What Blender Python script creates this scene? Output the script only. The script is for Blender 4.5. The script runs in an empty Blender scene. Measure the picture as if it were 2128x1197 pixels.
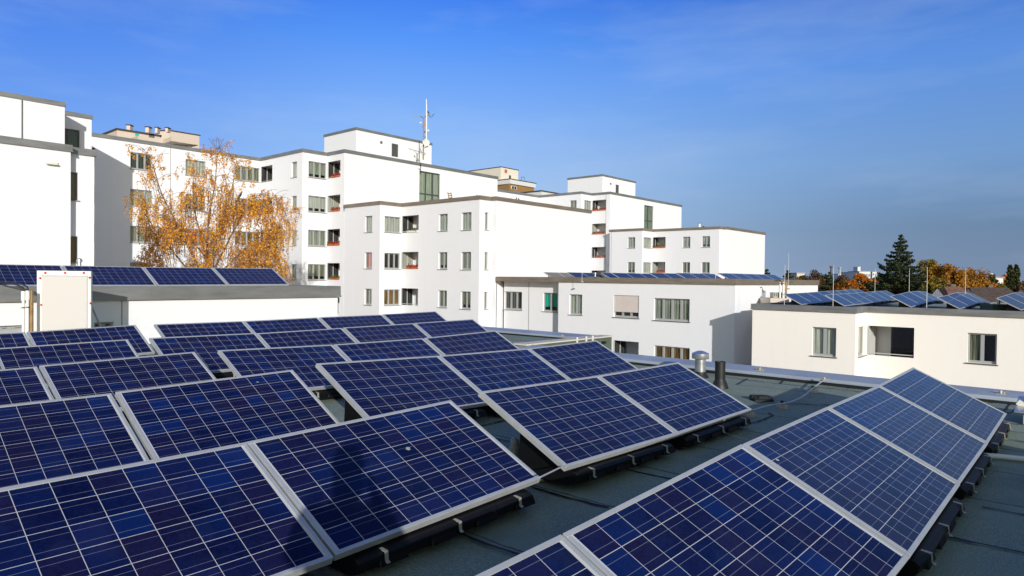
import bpy, math, random
from mathutils import Vector, Matrix
R_ = math.radians
V = Vector
scene = bpy.context.scene
COL = scene.collection
rnd = random.Random(7)

# ------------------------------------------------------------------ camera
FOC, CX, CY = 1398.0, 1064.0, 598.5            # focal length in photo pixels (2128 wide)
PITCH, ROLL = -0.01422, 0.01137
_F = V((0, math.cos(PITCH), math.sin(PITCH)))
_U0 = V((0, -math.sin(PITCH), math.cos(PITCH)))
_R0 = V((1, 0, 0))
CR = _R0 * math.cos(ROLL) + _U0 * math.sin(ROLL)
CU = _U0 * math.cos(ROLL) - _R0 * math.sin(ROLL)
CF = _F
cam_d = bpy.data.cameras.new("Camera")
cam = bpy.data.objects.new("Camera", cam_d)
COL.objects.link(cam)
cam.matrix_world = Matrix(((CR.x, CU.x, -CF.x, 0), (CR.y, CU.y, -CF.y, 0), (CR.z, CU.z, -CF.z, 0), (0, 0, 0, 1)))
cam_d.sensor_width = 36
cam_d.lens = 36 * FOC / 2128
cam_d.clip_start = 0.05
cam_d.clip_end = 20000
scene.camera = cam

def ray(u, v):
    return CF + CR * ((u - CX) / FOC) - CU * ((v - CY) / FOC)
def at_y(u, v, Y):
    r = ray(u, v); return r * (Y / r.y)
def at_z(u, v, z):
    r = ray(u, v); return r * (z / r.z)

YAW = math.radians(41.5)
DA = V((math.sin(YAW), math.cos(YAW), 0))      # the street grid: away and to the right
DB = V((math.cos(YAW), -math.sin(YAW), 0))     # to the right and nearer
UP = V((0, 0, 1))
GROUND = -11.2
ROOF = -1.58                                   # the roof the panels stand on

def step(P, d, u):
    k = (u - CX) / FOC
    n = CR - CF * k
    t = -P.dot(n) / d.dot(n)
    return P + d * t

# ------------------------------------------------------------------ materials
def new_mat(name):
    m = bpy.data.materials.new(name); m.use_nodes = True
    nt = m.node_tree
    return m, nt, nt.nodes['Principled BSDF']
class N:
    """tiny helper for node maths"""
    def __init__(s, nt): s.nt = nt
    def node(s, t, **kw):
        n = s.nt.nodes.new(t)
        for k, v in kw.items(): setattr(n, k, v)
        return n
    def lk(s, a, b): s.nt.links.new(a, b)
    def m(s, op, a, b=None, c=None):
        n = s.node('ShaderNodeMath', operation=op)
        for i, x in enumerate((a, b, c)):
            if x is None: continue
            if isinstance(x, (int, float)): n.inputs[i].default_value = x
            else: s.lk(x, n.inputs[i])
        return n.outputs[0]
    def mix(s, f, a, b, blend='MIX'):
        n = s.node('ShaderNodeMix', data_type='RGBA', blend_type=blend)
        for i, x in ((0, f), (6, a), (7, b)):
            if isinstance(x, (int, float)): n.inputs[i].default_value = x
            elif isinstance(x, tuple): n.inputs[i].default_value = (*x, 1)
            else: s.lk(x, n.inputs[i])
        return n.outputs[2]
    def noise(s, vec, scale, detail=4, rough=.5, dim='3D'):
        n = s.node('ShaderNodeTexNoise', noise_dimensions=dim)
        n.inputs['Scale'].default_value = scale; n.inputs['Detail'].default_value = detail
        n.inputs['Roughness'].default_value = rough
        if vec is not None: s.lk(vec, n.inputs['Vector'])
        return n.outputs[0]
    def ramp(s, f, stops):
        n = s.node('ShaderNodeValToRGB')
        e = n.color_ramp.elements
        while len(e) < len(stops): e.new(.5)
        for i, (p, c) in enumerate(stops):
            e[i].position = p; e[i].color = (*c, 1)
        s.lk(f, n.inputs[0]); return n.outputs[0]
    def coord(s, which='Object'):
        return s.node('ShaderNodeTexCoord').outputs[which]
    def scalev(s, vec, xyz):
        n = s.node('ShaderNodeMapping'); n.inputs['Scale'].default_value = xyz
        s.lk(vec, n.inputs[0]); return n.outputs[0]

def plain(name, col, rough=.6, metal=0.0, var=.0, vscale=3.0, bump=0.0, bscale=40.0, spec=None):
    m, nt, b = new_mat(name); q = N(nt)
    b.inputs['Roughness'].default_value = rough; b.inputs['Metallic'].default_value = metal
    if spec is not None: b.inputs['Specular IOR Level'].default_value = spec
    co = q.coord()
    if var:
        f = q.noise(co, vscale, 5)
        lo = tuple(c * (1 - var) for c in col); hi = tuple(min(1, c * (1 + var)) for c in col)
        q.lk(q.ramp(f, [(.3, lo), (.7, hi)]), b.inputs['Base Color'])
    else:
        b.inputs['Base Color'].default_value = (*col, 1)
    if bump:
        bn = q.node('ShaderNodeBump'); bn.inputs['Strength'].default_value = bump; bn.inputs['Distance'].default_value = .01
        q.lk(q.noise(co, bscale, 3), bn.inputs['Height']); q.lk(bn.outputs[0], b.inputs['Normal'])
    return m

def wall_mat(name, col, stain=.06):
    m, nt, b = new_mat(name); q = N(nt)
    co = q.coord()
    f1 = q.noise(co, .35, 3)
    f2 = q.noise(q.scalev(co, (2.5, 2.5, .25)), 1.0, 6, .6)          # rain streaks
    f3 = q.noise(co, 12, 3)
    c = q.mix(q.m('MULTIPLY', f1, .5), col, tuple(x * (1 - stain) for x in col))
    s = q.m('MULTIPLY', q.m('SUBTRACT', f2, .52), .6)
    s = q.m('MAXIMUM', s, 0.0)
    c = q.mix(s, c, tuple(x * .8 for x in col))
    c = q.mix(q.m('MULTIPLY', f3, .08), c, tuple(x * .85 for x in col))
    q.lk(c, b.inputs['Base Color'])
    b.inputs['Roughness'].default_value = .9
    bn = q.node('ShaderNodeBump'); bn.inputs['Strength'].default_value = .25; bn.inputs['Distance'].default_value = .01
    q.lk(q.noise(co, 60, 2), bn.inputs['Height']); q.lk(bn.outputs[0], b.inputs['Normal'])
    return m

M = {}
M['white'] = wall_mat('white_render', (.80, .803, .82), .05)
M['cream'] = wall_mat('cream_render', (.91, .865, .80), .04)
M['beige'] = wall_mat('beige_render', (.62, .53, .44))
M['beige2'] = wall_mat('pale_yellow_render', (.70, .65, .54))
M['brownclad'] = plain('brown_cladding', (.30, .17, .06), .7, var=.2)
M['farwhite'] = wall_mat('far_white', (.66, .66, .64))
def sheet_metal(name, col, rough=.38, metal=.85):
    m, nt, b = new_mat(name); q = N(nt)
    co = q.coord()
    f = q.noise(q.scalev(co, (.5, .5, 3)), 2.0, 4)
    q.lk(q.ramp(f, [(.3, tuple(c * .8 for c in col)), (.7, tuple(min(1, c * 1.15) for c in col))]), b.inputs['Base Color'])
    b.inputs['Metallic'].default_value = metal
    q.lk(q.m('ADD', q.m('MULTIPLY', q.noise(co, 6, 3), .25), rough - .12), b.inputs['Roughness'])
    return m
M['cap'] = sheet_metal('grey_parapet_sheet', (.24, .245, .245), .5, .45)
M['capbrown'] = sheet_metal('brown_grey_parapet_sheet', (.28, .235, .185), .5, .45)
M['zinc'] = sheet_metal('zinc_parapet', (.35, .39, .44), .55, .25)
M['alu'] = plain('anodised_aluminium', (.50, .51, .50), .42, .35, var=.08, vscale=8)
M['galv'] = sheet_metal('galvanised_steel', (.60, .62, .63), .35)
M['steel'] = plain('bright_steel', (.46, .43, .37), .42, .35)
M['tub'] = plain('black_plastic', (.0045, .0045, .005), .5, var=.3, vscale=20, spec=.25)
M['black'] = plain('black_pipe', (.012, .012, .013), .5)
M['rubber'] = plain('black_hose', (.02, .02, .02), .55)
M['frame'] = plain('grey_window_frame', (.34, .35, .345), .5)
M['framew'] = plain('light_window_frame', (.48, .49, .50), .5)
M['framed'] = plain('dark_window_frame', (.07, .075, .075), .5)
M['sill'] = plain('stone_sill', (.26, .25, .23), .6)
M['silld'] = plain('dark_sill', (.10, .095, .09), .6)
M['shadebeige'] = plain('beige_blind', (.60, .53, .49), .8, var=.03)
M['darkglass'] = plain('dark_glazing', (.012, .013, .014), .08, spec=.6)
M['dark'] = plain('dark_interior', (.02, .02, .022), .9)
M['pvc'] = plain('grey_pvc', (.36, .36, .32), .5, var=.05)
M['whitepipe'] = plain('white_pipe', (.74, .74, .72), .5, var=.05)
M['wood'] = plain('weathered_wood', (.33, .21, .09), .75, var=.25, vscale=9)
M['redcap'] = plain('red_plastic_cap', (.62, .02, .015), .35)
M['greenbox'] = plain('green_roof_felt_box', (.085, .11, .08), .8, var=.15)
M['concrete'] = plain('concrete_foot', (.36, .34, .31), .9, var=.15, vscale=20, bump=.5)
M['terracotta'] = plain('terracotta', (.45, .13, .05), .8, var=.1)
M['redroof'] = plain('red_brown_tiles', (.15, .075, .055), .85, var=.3, vscale=3)
M['brownroof'] = plain('dark_brown_tiles', (.07, .05, .04), .85, var=.3, vscale=3)
M['bird'] = plain('black_feathers', (.015, .015, .018), .6)
M['skin'] = plain('skin', (.45, .27, .20), .6)
M['cloth'] = plain('dark_jacket', (.03, .035, .05), .9)
M['hair'] = plain('brown_hair', (.05, .03, .02), .8)
M['bark'] = plain('bark', (.13, .10, .075), .95, var=.35, vscale=4, bump=.6, bscale=14)
M['birchbark'] = plain('birch_twigs', (.20, .13, .085), .9, var=.4, vscale=2.5)
M['orange'] = plain('orange_fitting', (.8, .22, .05), .5)
M['dish'] = plain('dish_white', (.72, .68, .58), .5)
M['tar'] = plain('tar', (.006, .007, .008), .7)

def curtain_mat(name, c1, c2, sc=26, folds=True):
    m, nt, b = new_mat(name); q = N(nt)
    co = q.coord()
    f = q.noise(q.scalev(co, (sc, sc, .6)), 1.0, 2)
    q.lk(q.ramp(f, [(.35, c1), (.65, c2)]), b.inputs['Base Color'])
    b.inputs['Roughness'].default_value = .95
    return m
M['cur_w'] = curtain_mat('white_net_curtain', (.32, .32, .28), (.66, .665, .61))
M['cur_g'] = curtain_mat('grey_green_curtain', (.19, .20, .165), (.40, .42, .35))
M['cur_y'] = curtain_mat('olive_curtain', (.05, .05, .03), (.36, .35, .25))
M['cur_o'] = curtain_mat('orange_brown_curtain', (.06, .03, .008), (.40, .20, .05), 18)
M['cur_r'] = curtain_mat('red_curtain', (.55, .07, .03), (.68, .10, .05), 12)
M['cur_t'] = curtain_mat('green_curtain', (.003, .40, .30), (.01, .56, .43), 10)
M['cur_p'] = curtain_mat('plum_curtain', (.06, .02, .03), (.10, .035, .045), 10)
M['cur_d'] = curtain_mat('dark_curtain', (.012, .013, .013), (.05, .052, .045), 10)

def glass_mat(name, tint=(.90, .93, .91), refl=1.0):
    m, nt, b = new_mat(name); q = N(nt)
    nt.nodes.remove(b)
    tr = q.node('ShaderNodeBsdfTransparent'); tr.inputs[0].default_value = (*tint, 1)
    gl = q.node('ShaderNodeBsdfGlossy'); gl.inputs['Roughness'].default_value = .02
    lw = q.node('ShaderNodeLayerWeight'); lw.inputs[0].default_value = .5
    fz = q.m('ADD', .045, q.m('MULTIPLY', q.m('POWER', lw.outputs['Facing'], 4.0), .9))
    mx = q.node('ShaderNodeMixShader')
    q.lk(fz, mx.inputs[0]); q.lk(tr.outputs[0], mx.inputs[1]); q.lk(gl.outputs[0], mx.inputs[2])
    q.lk(mx.outputs[0], nt.nodes['Material Output'].inputs[0])
    return m
M['glass'] = glass_mat('window_glass')
M['glassd'] = glass_mat('stair_glass', (.84, .88, .84))

def leaf_mat(name, cols, rough=.7, trans=.25):
    m, nt, b = new_mat(name); q = N(nt)
    g = q.node('ShaderNodeNewGeometry').outputs['Random Per Island']
    n = len(cols)
    big = q.noise(q.coord(), .6, 3)
    f = q.m('ADD', q.m('MULTIPLY', g, .75), q.m('MULTIPLY', q.m('SUBTRACT', big, .35), .8))
    c = q.ramp(f, [(i / (n - 1), cc) for i, cc in enumerate(cols)])
    q.lk(c, b.inputs['Base Color']); b.inputs['Roughness'].default_value = rough
    b.inputs['Specular IOR Level'].default_value = .25
    tl = q.node('ShaderNodeBsdfTranslucent'); q.lk(c, tl.inputs[0])
    mx = q.node('ShaderNodeMixShader'); mx.inputs[0].default_value = trans
    q.lk(b.outputs[0], mx.inputs[1]); q.lk(tl.outputs[0], mx.inputs[2])
    q.lk(mx.outputs[0], nt.nodes['Material Output'].inputs[0])
    return m
M['l_birch'] = leaf_mat('birch_leaves', [(.30, .10, .010), (.85, .34, .018), (.98, .52, .035), (.99, .68, .14)], trans=.4)
M['l_con'] = leaf_mat('conifer_needles', [(.010, .016, .008), (.026, .040, .014), (.06, .075, .022)], trans=.05)
M['l_will'] = leaf_mat('willow_leaves', [(.16, .065, .010), (.36, .16, .014), (.52, .27, .025)])
M['l_olive'] = leaf_mat('yellow_green_leaves', [(.07, .06, .012), (.19, .15, .022), (.34, .24, .03)])
M['l_or'] = leaf_mat('orange_leaves', [(.26, .075, .008), (.50, .17, .015), (.62, .26, .03)])
M['l_br'] = leaf_mat('brown_leaves', [(.05, .03, .018), (.12, .065, .03), (.21, .11, .04)])
M['l_gr'] = leaf_mat('dark_green_leaves', [(.016, .022, .008), (.04, .05, .014), (.08, .085, .02)])
M['l_flr'] = leaf_mat('red_flowers', [(.02, .06, .012), (.05, .12, .02), (.50, .02, .02), (.65, .03, .03)])
M['l_flg'] = leaf_mat('green_plants', [(.02, .05, .012), (.05, .11, .02), (.10, .18, .03), (.45, .10, .05)])
M['l_fly'] = leaf_mat('mixed_flowers', [(.55, .42, .02), (.05, .12, .02), (.65, .06, .30), (.7, .6, .5)])

def cell_mat():
    m, nt, b = new_mat('polycrystalline_cells'); q = N(nt)
    co = q.coord()
    sp = q.node('ShaderNodeSeparateXYZ'); q.lk(co, sp.inputs[0])
    P = .1585
    def axis(v, off):
        t = q.m('DIVIDE', q.m('SUBTRACT', v, off), P)
        fr = q.m('FRACT', t); fl = q.m('FLOOR', t)
        d = q.m('MINIMUM', fr, q.m('SUBTRACT', 1.0, fr))      # distance to the next cell edge, in cells
        return t, fr, fl, d
    tx, fx, ix, dx = axis(sp.outputs[0], .0375)
    ty, fy, iy, dy = axis(sp.outputs[1], .0195)
    gap = q.m('LESS_THAN', q.m('MINIMUM', dx, dy), .0105)
    out = q.m('MAXIMUM', q.m('LESS_THAN', tx, 0.0), q.m('GREATER_THAN', tx, 10.0))
    out = q.m('MAXIMUM', out, q.m('MAXIMUM', q.m('LESS_THAN', ty, 0.0), q.m('GREATER_THAN', ty, 6.0)))
    bus = q.m('LESS_THAN', q.m('ABSOLUTE', q.m('SUBTRACT', q.m('ABSOLUTE', q.m('SUBTRACT', fy, .5)), .25)), .0075)
    # one colour per cell
    oi = q.node('ShaderNodeObjectInfo')
    cmb = q.node('ShaderNodeCombineXYZ'); q.lk(ix, cmb.inputs[0]); q.lk(iy, cmb.inputs[1])
    q.lk(q.m('MULTIPLY', oi.outputs['Random'], 97.0), cmb.inputs[2])
    wn = q.node('ShaderNodeTexWhiteNoise', noise_dimensions='3D'); q.lk(cmb.outputs[0], wn.inputs[0])
    sc = q.node('ShaderNodeSeparateColor'); q.lk(oi.outputs['Color'], sc.inputs[0])
    tint = sc.outputs[0]                                          # 0 blue panel, 1 violet panel
    blotch = q.noise(co, 1.6, 3)
    w = q.m('POWER', wn.outputs['Value'], 2.6)
    w2 = q.m('MINIMUM', q.m('MAXIMUM', q.m('ADD', q.m('MULTIPLY', w, 1.0), q.m('MULTIPLY', q.m('SUBTRACT', blotch, .47), 2.4)), 0.0), 1.1)
    dark = q.mix(tint, (.0016, .0026, .026), (.0062, .0046, .018))
    brt = q.mix(tint, (.0030, .0150, .095), (.006, .009, .044))
    base = q.mix(w2, dark, brt)
    # violet tone on some cells
    w3 = q.node('ShaderNodeTexWhiteNoise', noise_dimensions='4D'); q.lk(cmb.outputs[0], w3.inputs[0]); w3.inputs[1].default_value = 3.3
    base = q.mix(q.m('MULTIPLY', q.m('POWER', w3.outputs['Value'], 1.6), .75), base, (.012, .006, .024))
    # crystals
    vo = q.node('ShaderNodeTexVoronoi'); vo.inputs['Scale'].default_value = 85; q.lk(co, vo.inputs['Vector'])
    sv = q.node('ShaderNodeSeparateColor'); q.lk(vo.outputs['Color'], sv.inputs[0])
    base = q.mix(q.m('MULTIPLY', sv.outputs[0], .38), base, q.mix(.5, base, (.008, .028, .13)))
    base = q.mix(q.m('MULTIPLY', bus, .6), base, (.20, .22, .30))
    base = q.mix(gap, base, (.50, .50, .50))
    base = q.mix(out, base, (.50, .51, .52))
    dust = q.m('MULTIPLY', q.m('MAXIMUM', q.m('SUBTRACT', q.noise(co, 3.0, 6, .7), .5), 0.0), .12)
    base = q.mix(dust, base, (.25, .24, .22))
    base = q.mix(sc.outputs[1], base, (.020, .021, .031))      # far modules greyed to stand in for a duller sky reflection
    q.lk(base, b.inputs['Base Color'])
    b.inputs['Roughness'].default_value = .35
    b.inputs['Specular IOR Level'].default_value = .08
    b.inputs['Coat Weight'].default_value = .62
    b.inputs['Coat Roughness'].default_value = .05
    b.inputs['Coat IOR'].default_value = 1.3
    return m
M['cell'] = cell_mat()

def felt_mat():
    m, nt, b = new_mat('green_mineral_felt'); q = N(nt)
    co = q.coord()
    f1 = q.noise(co, .5, 4); f2 = q.noise(co, 130, 2); f3 = q.noise(co, 5, 5, .65)
    c = q.ramp(f1, [(.3, (.235, .285, .220)), (.7, (.315, .36, .255))])
    c = q.mix(q.m('MULTIPLY', f3, .4), c, (.15, .185, .155))
    dt = q.node('ShaderNodeVectorMath', operation='DOT_PRODUCT'); q.lk(co, dt.inputs[0]); dt.inputs[1].default_value = DA
    dd = q.m('ADD', dt.outputs['Value'], q.m('MULTIPLY', q.noise(co, 1.2, 4), .10))
    strip = q.node('ShaderNodeTexWhiteNoise', noise_dimensions='1D'); q.lk(q.m('FLOOR', dd), strip.inputs['W'])
    c = q.mix(q.m('MULTIPLY', strip.outputs['Value'], .35), c, (.13, .165, .15))
    lap = q.m('LESS_THAN', q.m('FRACT', dd), q.m('MULTIPLY', q.noise(co, 9, 3), .045))
    c = q.mix(q.m('MULTIPLY', lap, .75), c, (.03, .035, .035))
    st = q.m('MULTIPLY', q.m('MAXIMUM', q.m('SUBTRACT', q.noise(co, .9, 6, .6), .53), 0.0), 3.2)
    c = q.mix(q.m('MINIMUM', st, .55), c, (.10, .125, .115))
    ls = q.m('MULTIPLY', q.m('MAXIMUM', q.m('SUBTRACT', q.noise(q.scalev(co, (1, 1, 1.3)), 2.3, 6, .65), .60), 0.0), 3.0)
    c = q.mix(q.m('MINIMUM', ls, .5), c, (.27, .28, .23))
    sp = q.ramp(f2, [(.38, (.45, .45, .45)), (.62, (1.6, 1.6, 1.6))])
    c = q.mix(.55, c, sp, 'MULTIPLY')
    q.lk(c, b.inputs['Base Color']); b.inputs['Roughness'].default_value = .9
    bn = q.node('ShaderNodeBump'); bn.inputs['Strength'].default_value = .7; bn.inputs['Distance'].default_value = .006
    q.lk(q.noise(co, 150, 2), bn.inputs['Height'])
    bn2 = q.node('ShaderNodeBump'); bn2.inputs['Strength'].default_value = .5; bn2.inputs['Distance'].default_value = .05
    q.lk(q.noise(co, 1.6, 3), bn2.inputs['Height']); q.lk(bn.outputs[0], bn2.inputs['Normal'])
    q.lk(bn2.outputs[0], b.inputs['Normal'])
    return m
M['felt'] = felt_mat()

def ground_mat():
    m, nt, b = new_mat('ground'); q = N(nt)
    co = q.coord()
    c = q.ramp(q.noise(co, .02, 5), [(.35, (.05, .065, .025)), (.5, (.10, .09, .05)), (.65, (.16, .15, .14))])
    q.lk(c, b.inputs['Base Color']); b.inputs['Roughness'].default_value = .95
    return m
M['ground'] = ground_mat()

def plexi_mat():
    m, nt, b = new_mat('milky_acrylic'); q = N(nt)
    b.inputs['Base Color'].default_value = (.62, .60, .575, 1); b.inputs['Roughness'].default_value = .3
    b.inputs['Coat Weight'].default_value = .6; b.inputs['Coat Roughness'].default_value = .15
    return m
M['plexi'] = plexi_mat()

# ------------------------------------------------------------------ mesh helper
def worldloc(o):
    p = V((0, 0, 0))
    while o is not None:
        p += o.location; o = o.parent
    return p
class MB:
    def __init__(s): s.v = []; s.f = []; s.mi = []
    def add(s, vs, fs, mi=0):
        b = len(s.v); s.v += [tuple(x) for x in vs]
        s.f += [tuple(b + i for i in f) for f in fs]; s.mi += [mi] * len(fs)
    def quad(s, a, b, c, d, mi=0): s.add((a, b, c, d), ((0, 1, 2, 3),), mi)
    def obox(s, O, A, B, C, mi=0):
        """box from corner O with edge vectors A, B, C"""
        O, A, B, C = V(O), V(A), V(B), V(C)
        if A.cross(B).dot(C) < 0: A, B = B, A
        vs = [O, O + A, O + A + B, O + B, O + C, O + A + C, O + A + B + C, O + B + C]
        s.add(vs, ((0, 3, 2, 1), (4, 5, 6, 7), (0, 1, 5, 4), (1, 2, 6, 5), (2, 3, 7, 6), (3, 0, 4, 7)), mi)
    def box(s, x0, y0, z0, x1, y1, z1, mi=0):
        s.obox((x0, y0, z0), (x1 - x0, 0, 0), (0, y1 - y0, 0), (0, 0, z1 - z0), mi)
    def bbox(s, x0, y0, z0, x1, y1, z1, b=.01, mi=0):
        """box with chamfered edges"""
        vs = []
        for x, sx in ((x0, 1), (x1, -1)):
            for y, sy in ((y0, 1), (y1, -1)):
                for z, sz in ((z0, 1), (z1, -1)):
                    vs += [(x, y + sy * b, z + sz * b), (x + sx * b, y, z + sz * b), (x + sx * b, y + sy * b, z)]
        import itertools
        bm_pts = vs
        base = len(s.v)
        # convex hull by hand: faces, edge strips, corners
        def I(i, j, k, a): return (i * 4 + j * 2 + k) * 3 + a
        F = []
        for i in (0, 1): F.append([I(i, 0, 0, 0), I(i, 1, 0, 0), I(i, 1, 1, 0), I(i, 0, 1, 0)])
        for j in (0, 1): F.append([I(0, j, 0, 1), I(1, j, 0, 1), I(1, j, 1, 1), I(0, j, 1, 1)])
        for k in (0, 1): F.append([I(0, 0, k, 2), I(1, 0, k, 2), I(1, 1, k, 2), I(0, 1, k, 2)])
        for i, j in itertools.product((0, 1), (0, 1)): F.append([I(i, j, 0, 0), I(i, j, 1, 0), I(i, j, 1, 1), I(i, j, 0, 1)])
        for i, k in itertools.product((0, 1), (0, 1)): F.append([I(i, 0, k, 0), I(i, 1, k, 0), I(i, 1, k, 2), I(i, 0, k, 2)])
        for j, k in itertools.product((0, 1), (0, 1)): F.append([I(0, j, k, 1), I(1, j, k, 1), I(1, j, k, 2), I(0, j, k, 2)])
        for i, j, k in itertools.product((0, 1), (0, 1), (0, 1)): F.append([I(i, j, k, 0), I(i, j, k, 1), I(i, j, k, 2)])
        c = V(((x0 + x1) / 2, (y0 + y1) / 2, (z0 + z1) / 2))
        out = []
        for f in F:
            p = [V(vs[i]) for i in f]
            n = (p[1] - p[0]).cross(p[2] - p[0])
            if n.dot(sum(p, V((0, 0, 0))) / len(p) - c) < 0: f = f[::-1]
            out.append(f)
        s.add(vs, out, mi)
    def prism(s, poly, z0, z1, mi=0, cap=True):
        n = len(poly)
        vs = [(p[0], p[1], z0) for p in poly] + [(p[0], p[1], z1) for p in poly]
        fs = [(i, (i + 1) % n, n + (i + 1) % n, n + i) for i in range(n)]
        if cap: fs += [tuple(range(n))[::-1], tuple(range(n, 2 * n))]
        s.add(vs, fs, mi)
    def tube(s, pts, r, n=8, mi=0, cap=True):
        pts = [V(p) for p in pts]
        rs = r if isinstance(r, (list, tuple)) else [r] * len(pts)
        vs = []; fs = []
        prev = None
        for i, p in enumerate(pts):
            d = (pts[min(i + 1, len(pts) - 1)] - pts[max(i - 1, 0)])
            d = d.normalized() if d.length > 1e-9 else V((0, 0, 1))
            if prev is None:
                a = d.orthogonal().normalized()
            else:
                a = prev - d * prev.dot(d)
                a = a.normalized() if a.length > 1e-6 else d.orthogonal().normalized()
            prev = a; b = d.cross(a)
            for k in range(n):
                t = 2 * math.pi * k / n
                vs.append(p + (a * math.cos(t) + b * math.sin(t)) * rs[i])
        for i in range(len(pts) - 1):
            for k in range(n):
                fs.append((i * n + k, i * n + (k + 1) % n, (i + 1) * n + (k + 1) % n, (i + 1) * n + k))
        if cap:
            fs.append(tuple(range(n))[::-1]); fs.append(tuple((len(pts) - 1) * n + k for k in range(n)))
        s.add(vs, fs, mi)
    def lathe(s, c, prof, n=20, mi=0):
        c = V(c); vs = []; fs = []
        for r, z in prof:
            for k in range(n):
                t = 2 * math.pi * k / n
                vs.append(c + V((r * math.cos(t), r * math.sin(t), z)))
        for i in range(len(prof) - 1):
            for k in range(n):
                fs.append((i * n + k, i * n + (k + 1) % n, (i + 1) * n + (k + 1) % n, (i + 1) * n + k))
        fs.append(tuple(range(n))[::-1]); fs.append(tuple((len(prof) - 1) * n + k for k in range(n)))
        s.add(vs, fs, mi)
    def leaf(s, p, size, rg, droop=0.0, mi=0):
        a = V((rg.gauss(0, 1), rg.gauss(0, 1), rg.gauss(0, 1) - droop)).normalized()
        b = a.orthogonal().normalized()
        b = (b * math.cos(rg.random() * 6.28) + a.cross(b) * math.sin(rg.random() * 6.28)).normalized()
        a = a * size; b = b * size * .42
        p = V(p)
        s.add((p, p + a * .5 + b, p + a, p + a * .5 - b), ((0, 1, 2, 3),), mi)
    def build(s, name, mat, parent=None, smooth=False, local=False, bevel=0):
        me = bpy.data.meshes.new(name)
        off = V((0, 0, 0)) if (local or parent is None) else worldloc(parent)
        me.from_pydata([(x - off.x, y - off.y, z - off.z) for x, y, z in s.v], [], s.f)
        mats = mat if isinstance(mat, (list, tuple)) else [mat]
        for m in mats: me.materials.append(m)
        if len(mats) > 1: me.polygons.foreach_set('material_index', s.mi)
        if smooth:
            me.polygons.foreach_set('use_smooth', [True] * len(me.polygons))
            me.set_sharp_from_angle(angle=R_(40))
        me.update()
        o = bpy.data.objects.new(name, me); COL.objects.link(o)
        if parent is not None: o.parent = parent
        if bevel:
            bv = o.modifiers.new('bevel', 'BEVEL'); bv.width = bevel; bv.segments = 2; bv.limit_method = 'ANGLE'
        return o
def thing(name, loc, label, cat, group=None):
    o = bpy.data.objects.new(name, None); COL.objects.link(o)
    o.location = loc; o.empty_display_size = .2
    return tag(o, label, cat, group)
def tag(o, label, cat, group=None, kind=None):
    o['label'] = label; o['category'] = cat
    if group: o['group'] = group
    if kind: o['kind'] = kind
    return o
def struct(o): o['kind'] = 'structure'; return o

# ------------------------------------------------------------------ building kit
class Seg:
    """one vertical facade plane between two ground points; outward is to the right of travel"""
    def __init__(s, P, Q, z1):
        s.P = V((P.x, P.y, 0)); s.Q = V((Q.x, Q.y, 0)); s.L = (s.Q - s.P).length
        s.d = (s.Q - s.P).normalized(); s.o = V((s.d.y, -s.d.x, 0)); s.z1 = z1; s.holes = []
    def pt(s, t, n, z): return s.P + s.d * t + s.o * n + UP * z
    def hit(s, u, v):
        r = ray(u, v); k = s.P.dot(s.o) / r.dot(s.o); p = r * k
        return (p - s.P).dot(s.d), p.z
    def rect(s, u0, u1, vt, vb):
        t0, _ = s.hit(u0, (vt + vb) / 2); t1, _ = s.hit(u1, (vt + vb) / 2)
        _, z1 = s.hit((u0 + u1) / 2, vt); _, z0 = s.hit((u0 + u1) / 2, vb)
        return t0, t1, z0, z1
def wall_faces(mb, sg, z0, z1, reveal=.16):
    ts = sorted({0.0, sg.L, *[h[0] for h in sg.holes], *[h[1] for h in sg.holes]})
    zs = sorted({z0, z1, *[h[2] for h in sg.holes], *[h[3] for h in sg.holes]})
    ts = [t for t in ts if -1e-6 <= t <= sg.L + 1e-6]; zs = [z for z in zs if z0 - 1e-6 <= z <= z1 + 1e-6]
    for i in range(len(ts) - 1):
        run = None
        for j in range(len(zs) - 1):
            tm = (ts[i] + ts[i + 1]) / 2; zm = (zs[j] + zs[j + 1]) / 2
            inside = any(h[0] < tm < h[1] and h[2] < zm < h[3] for h in sg.holes)
            if not inside:
                mb.quad(sg.pt(ts[i], 0, zs[j]), sg.pt(ts[i + 1], 0, zs[j]), sg.pt(ts[i + 1], 0, zs[j + 1]), sg.pt(ts[i], 0, zs[j + 1]))
    for a, b, c, d, *rest in sg.holes:
        dep = rest[0] if rest else reveal
        mb.quad(sg.pt(a, 0, c), sg.pt(a, 0, d), sg.pt(a, -dep, d), sg.pt(a, -dep, c))
        mb.quad(sg.pt(b, 0, d), sg.pt(b, 0, c), sg.pt(b, -dep, c), sg.pt(b, -dep, d))
        mb.quad(sg.pt(a, 0, d), sg.pt(b, 0, d), sg.pt(b, -dep, d), sg.pt(a, -dep, d))
        mb.quad(sg.pt(b, 0, c), sg.pt(a, 0, c), sg.pt(a, -dep, c), sg.pt(b, -dep, c))
def offset_poly(poly, d):
    """offset a clockwise polygon (outward right of travel when going left to right) by d outward"""
    n = len(poly); out = []
    for i in range(n):
        p0, p1, p2 = poly[i - 1], poly[i], poly[(i + 1) % n]
        d1 = (p1 - p0).normalized(); d2 = (p2 - p1).normalized()
        n1 = V((d1.y, -d1.x, 0)); n2 = V((d2.y, -d2.x, 0))
        m = n1 + n2
        if m.length < .2: m = n1
        m = m.normalized(); k = d / max(.35, m.dot(n1))
        out.append(p1 + m * k)
    return out
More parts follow.
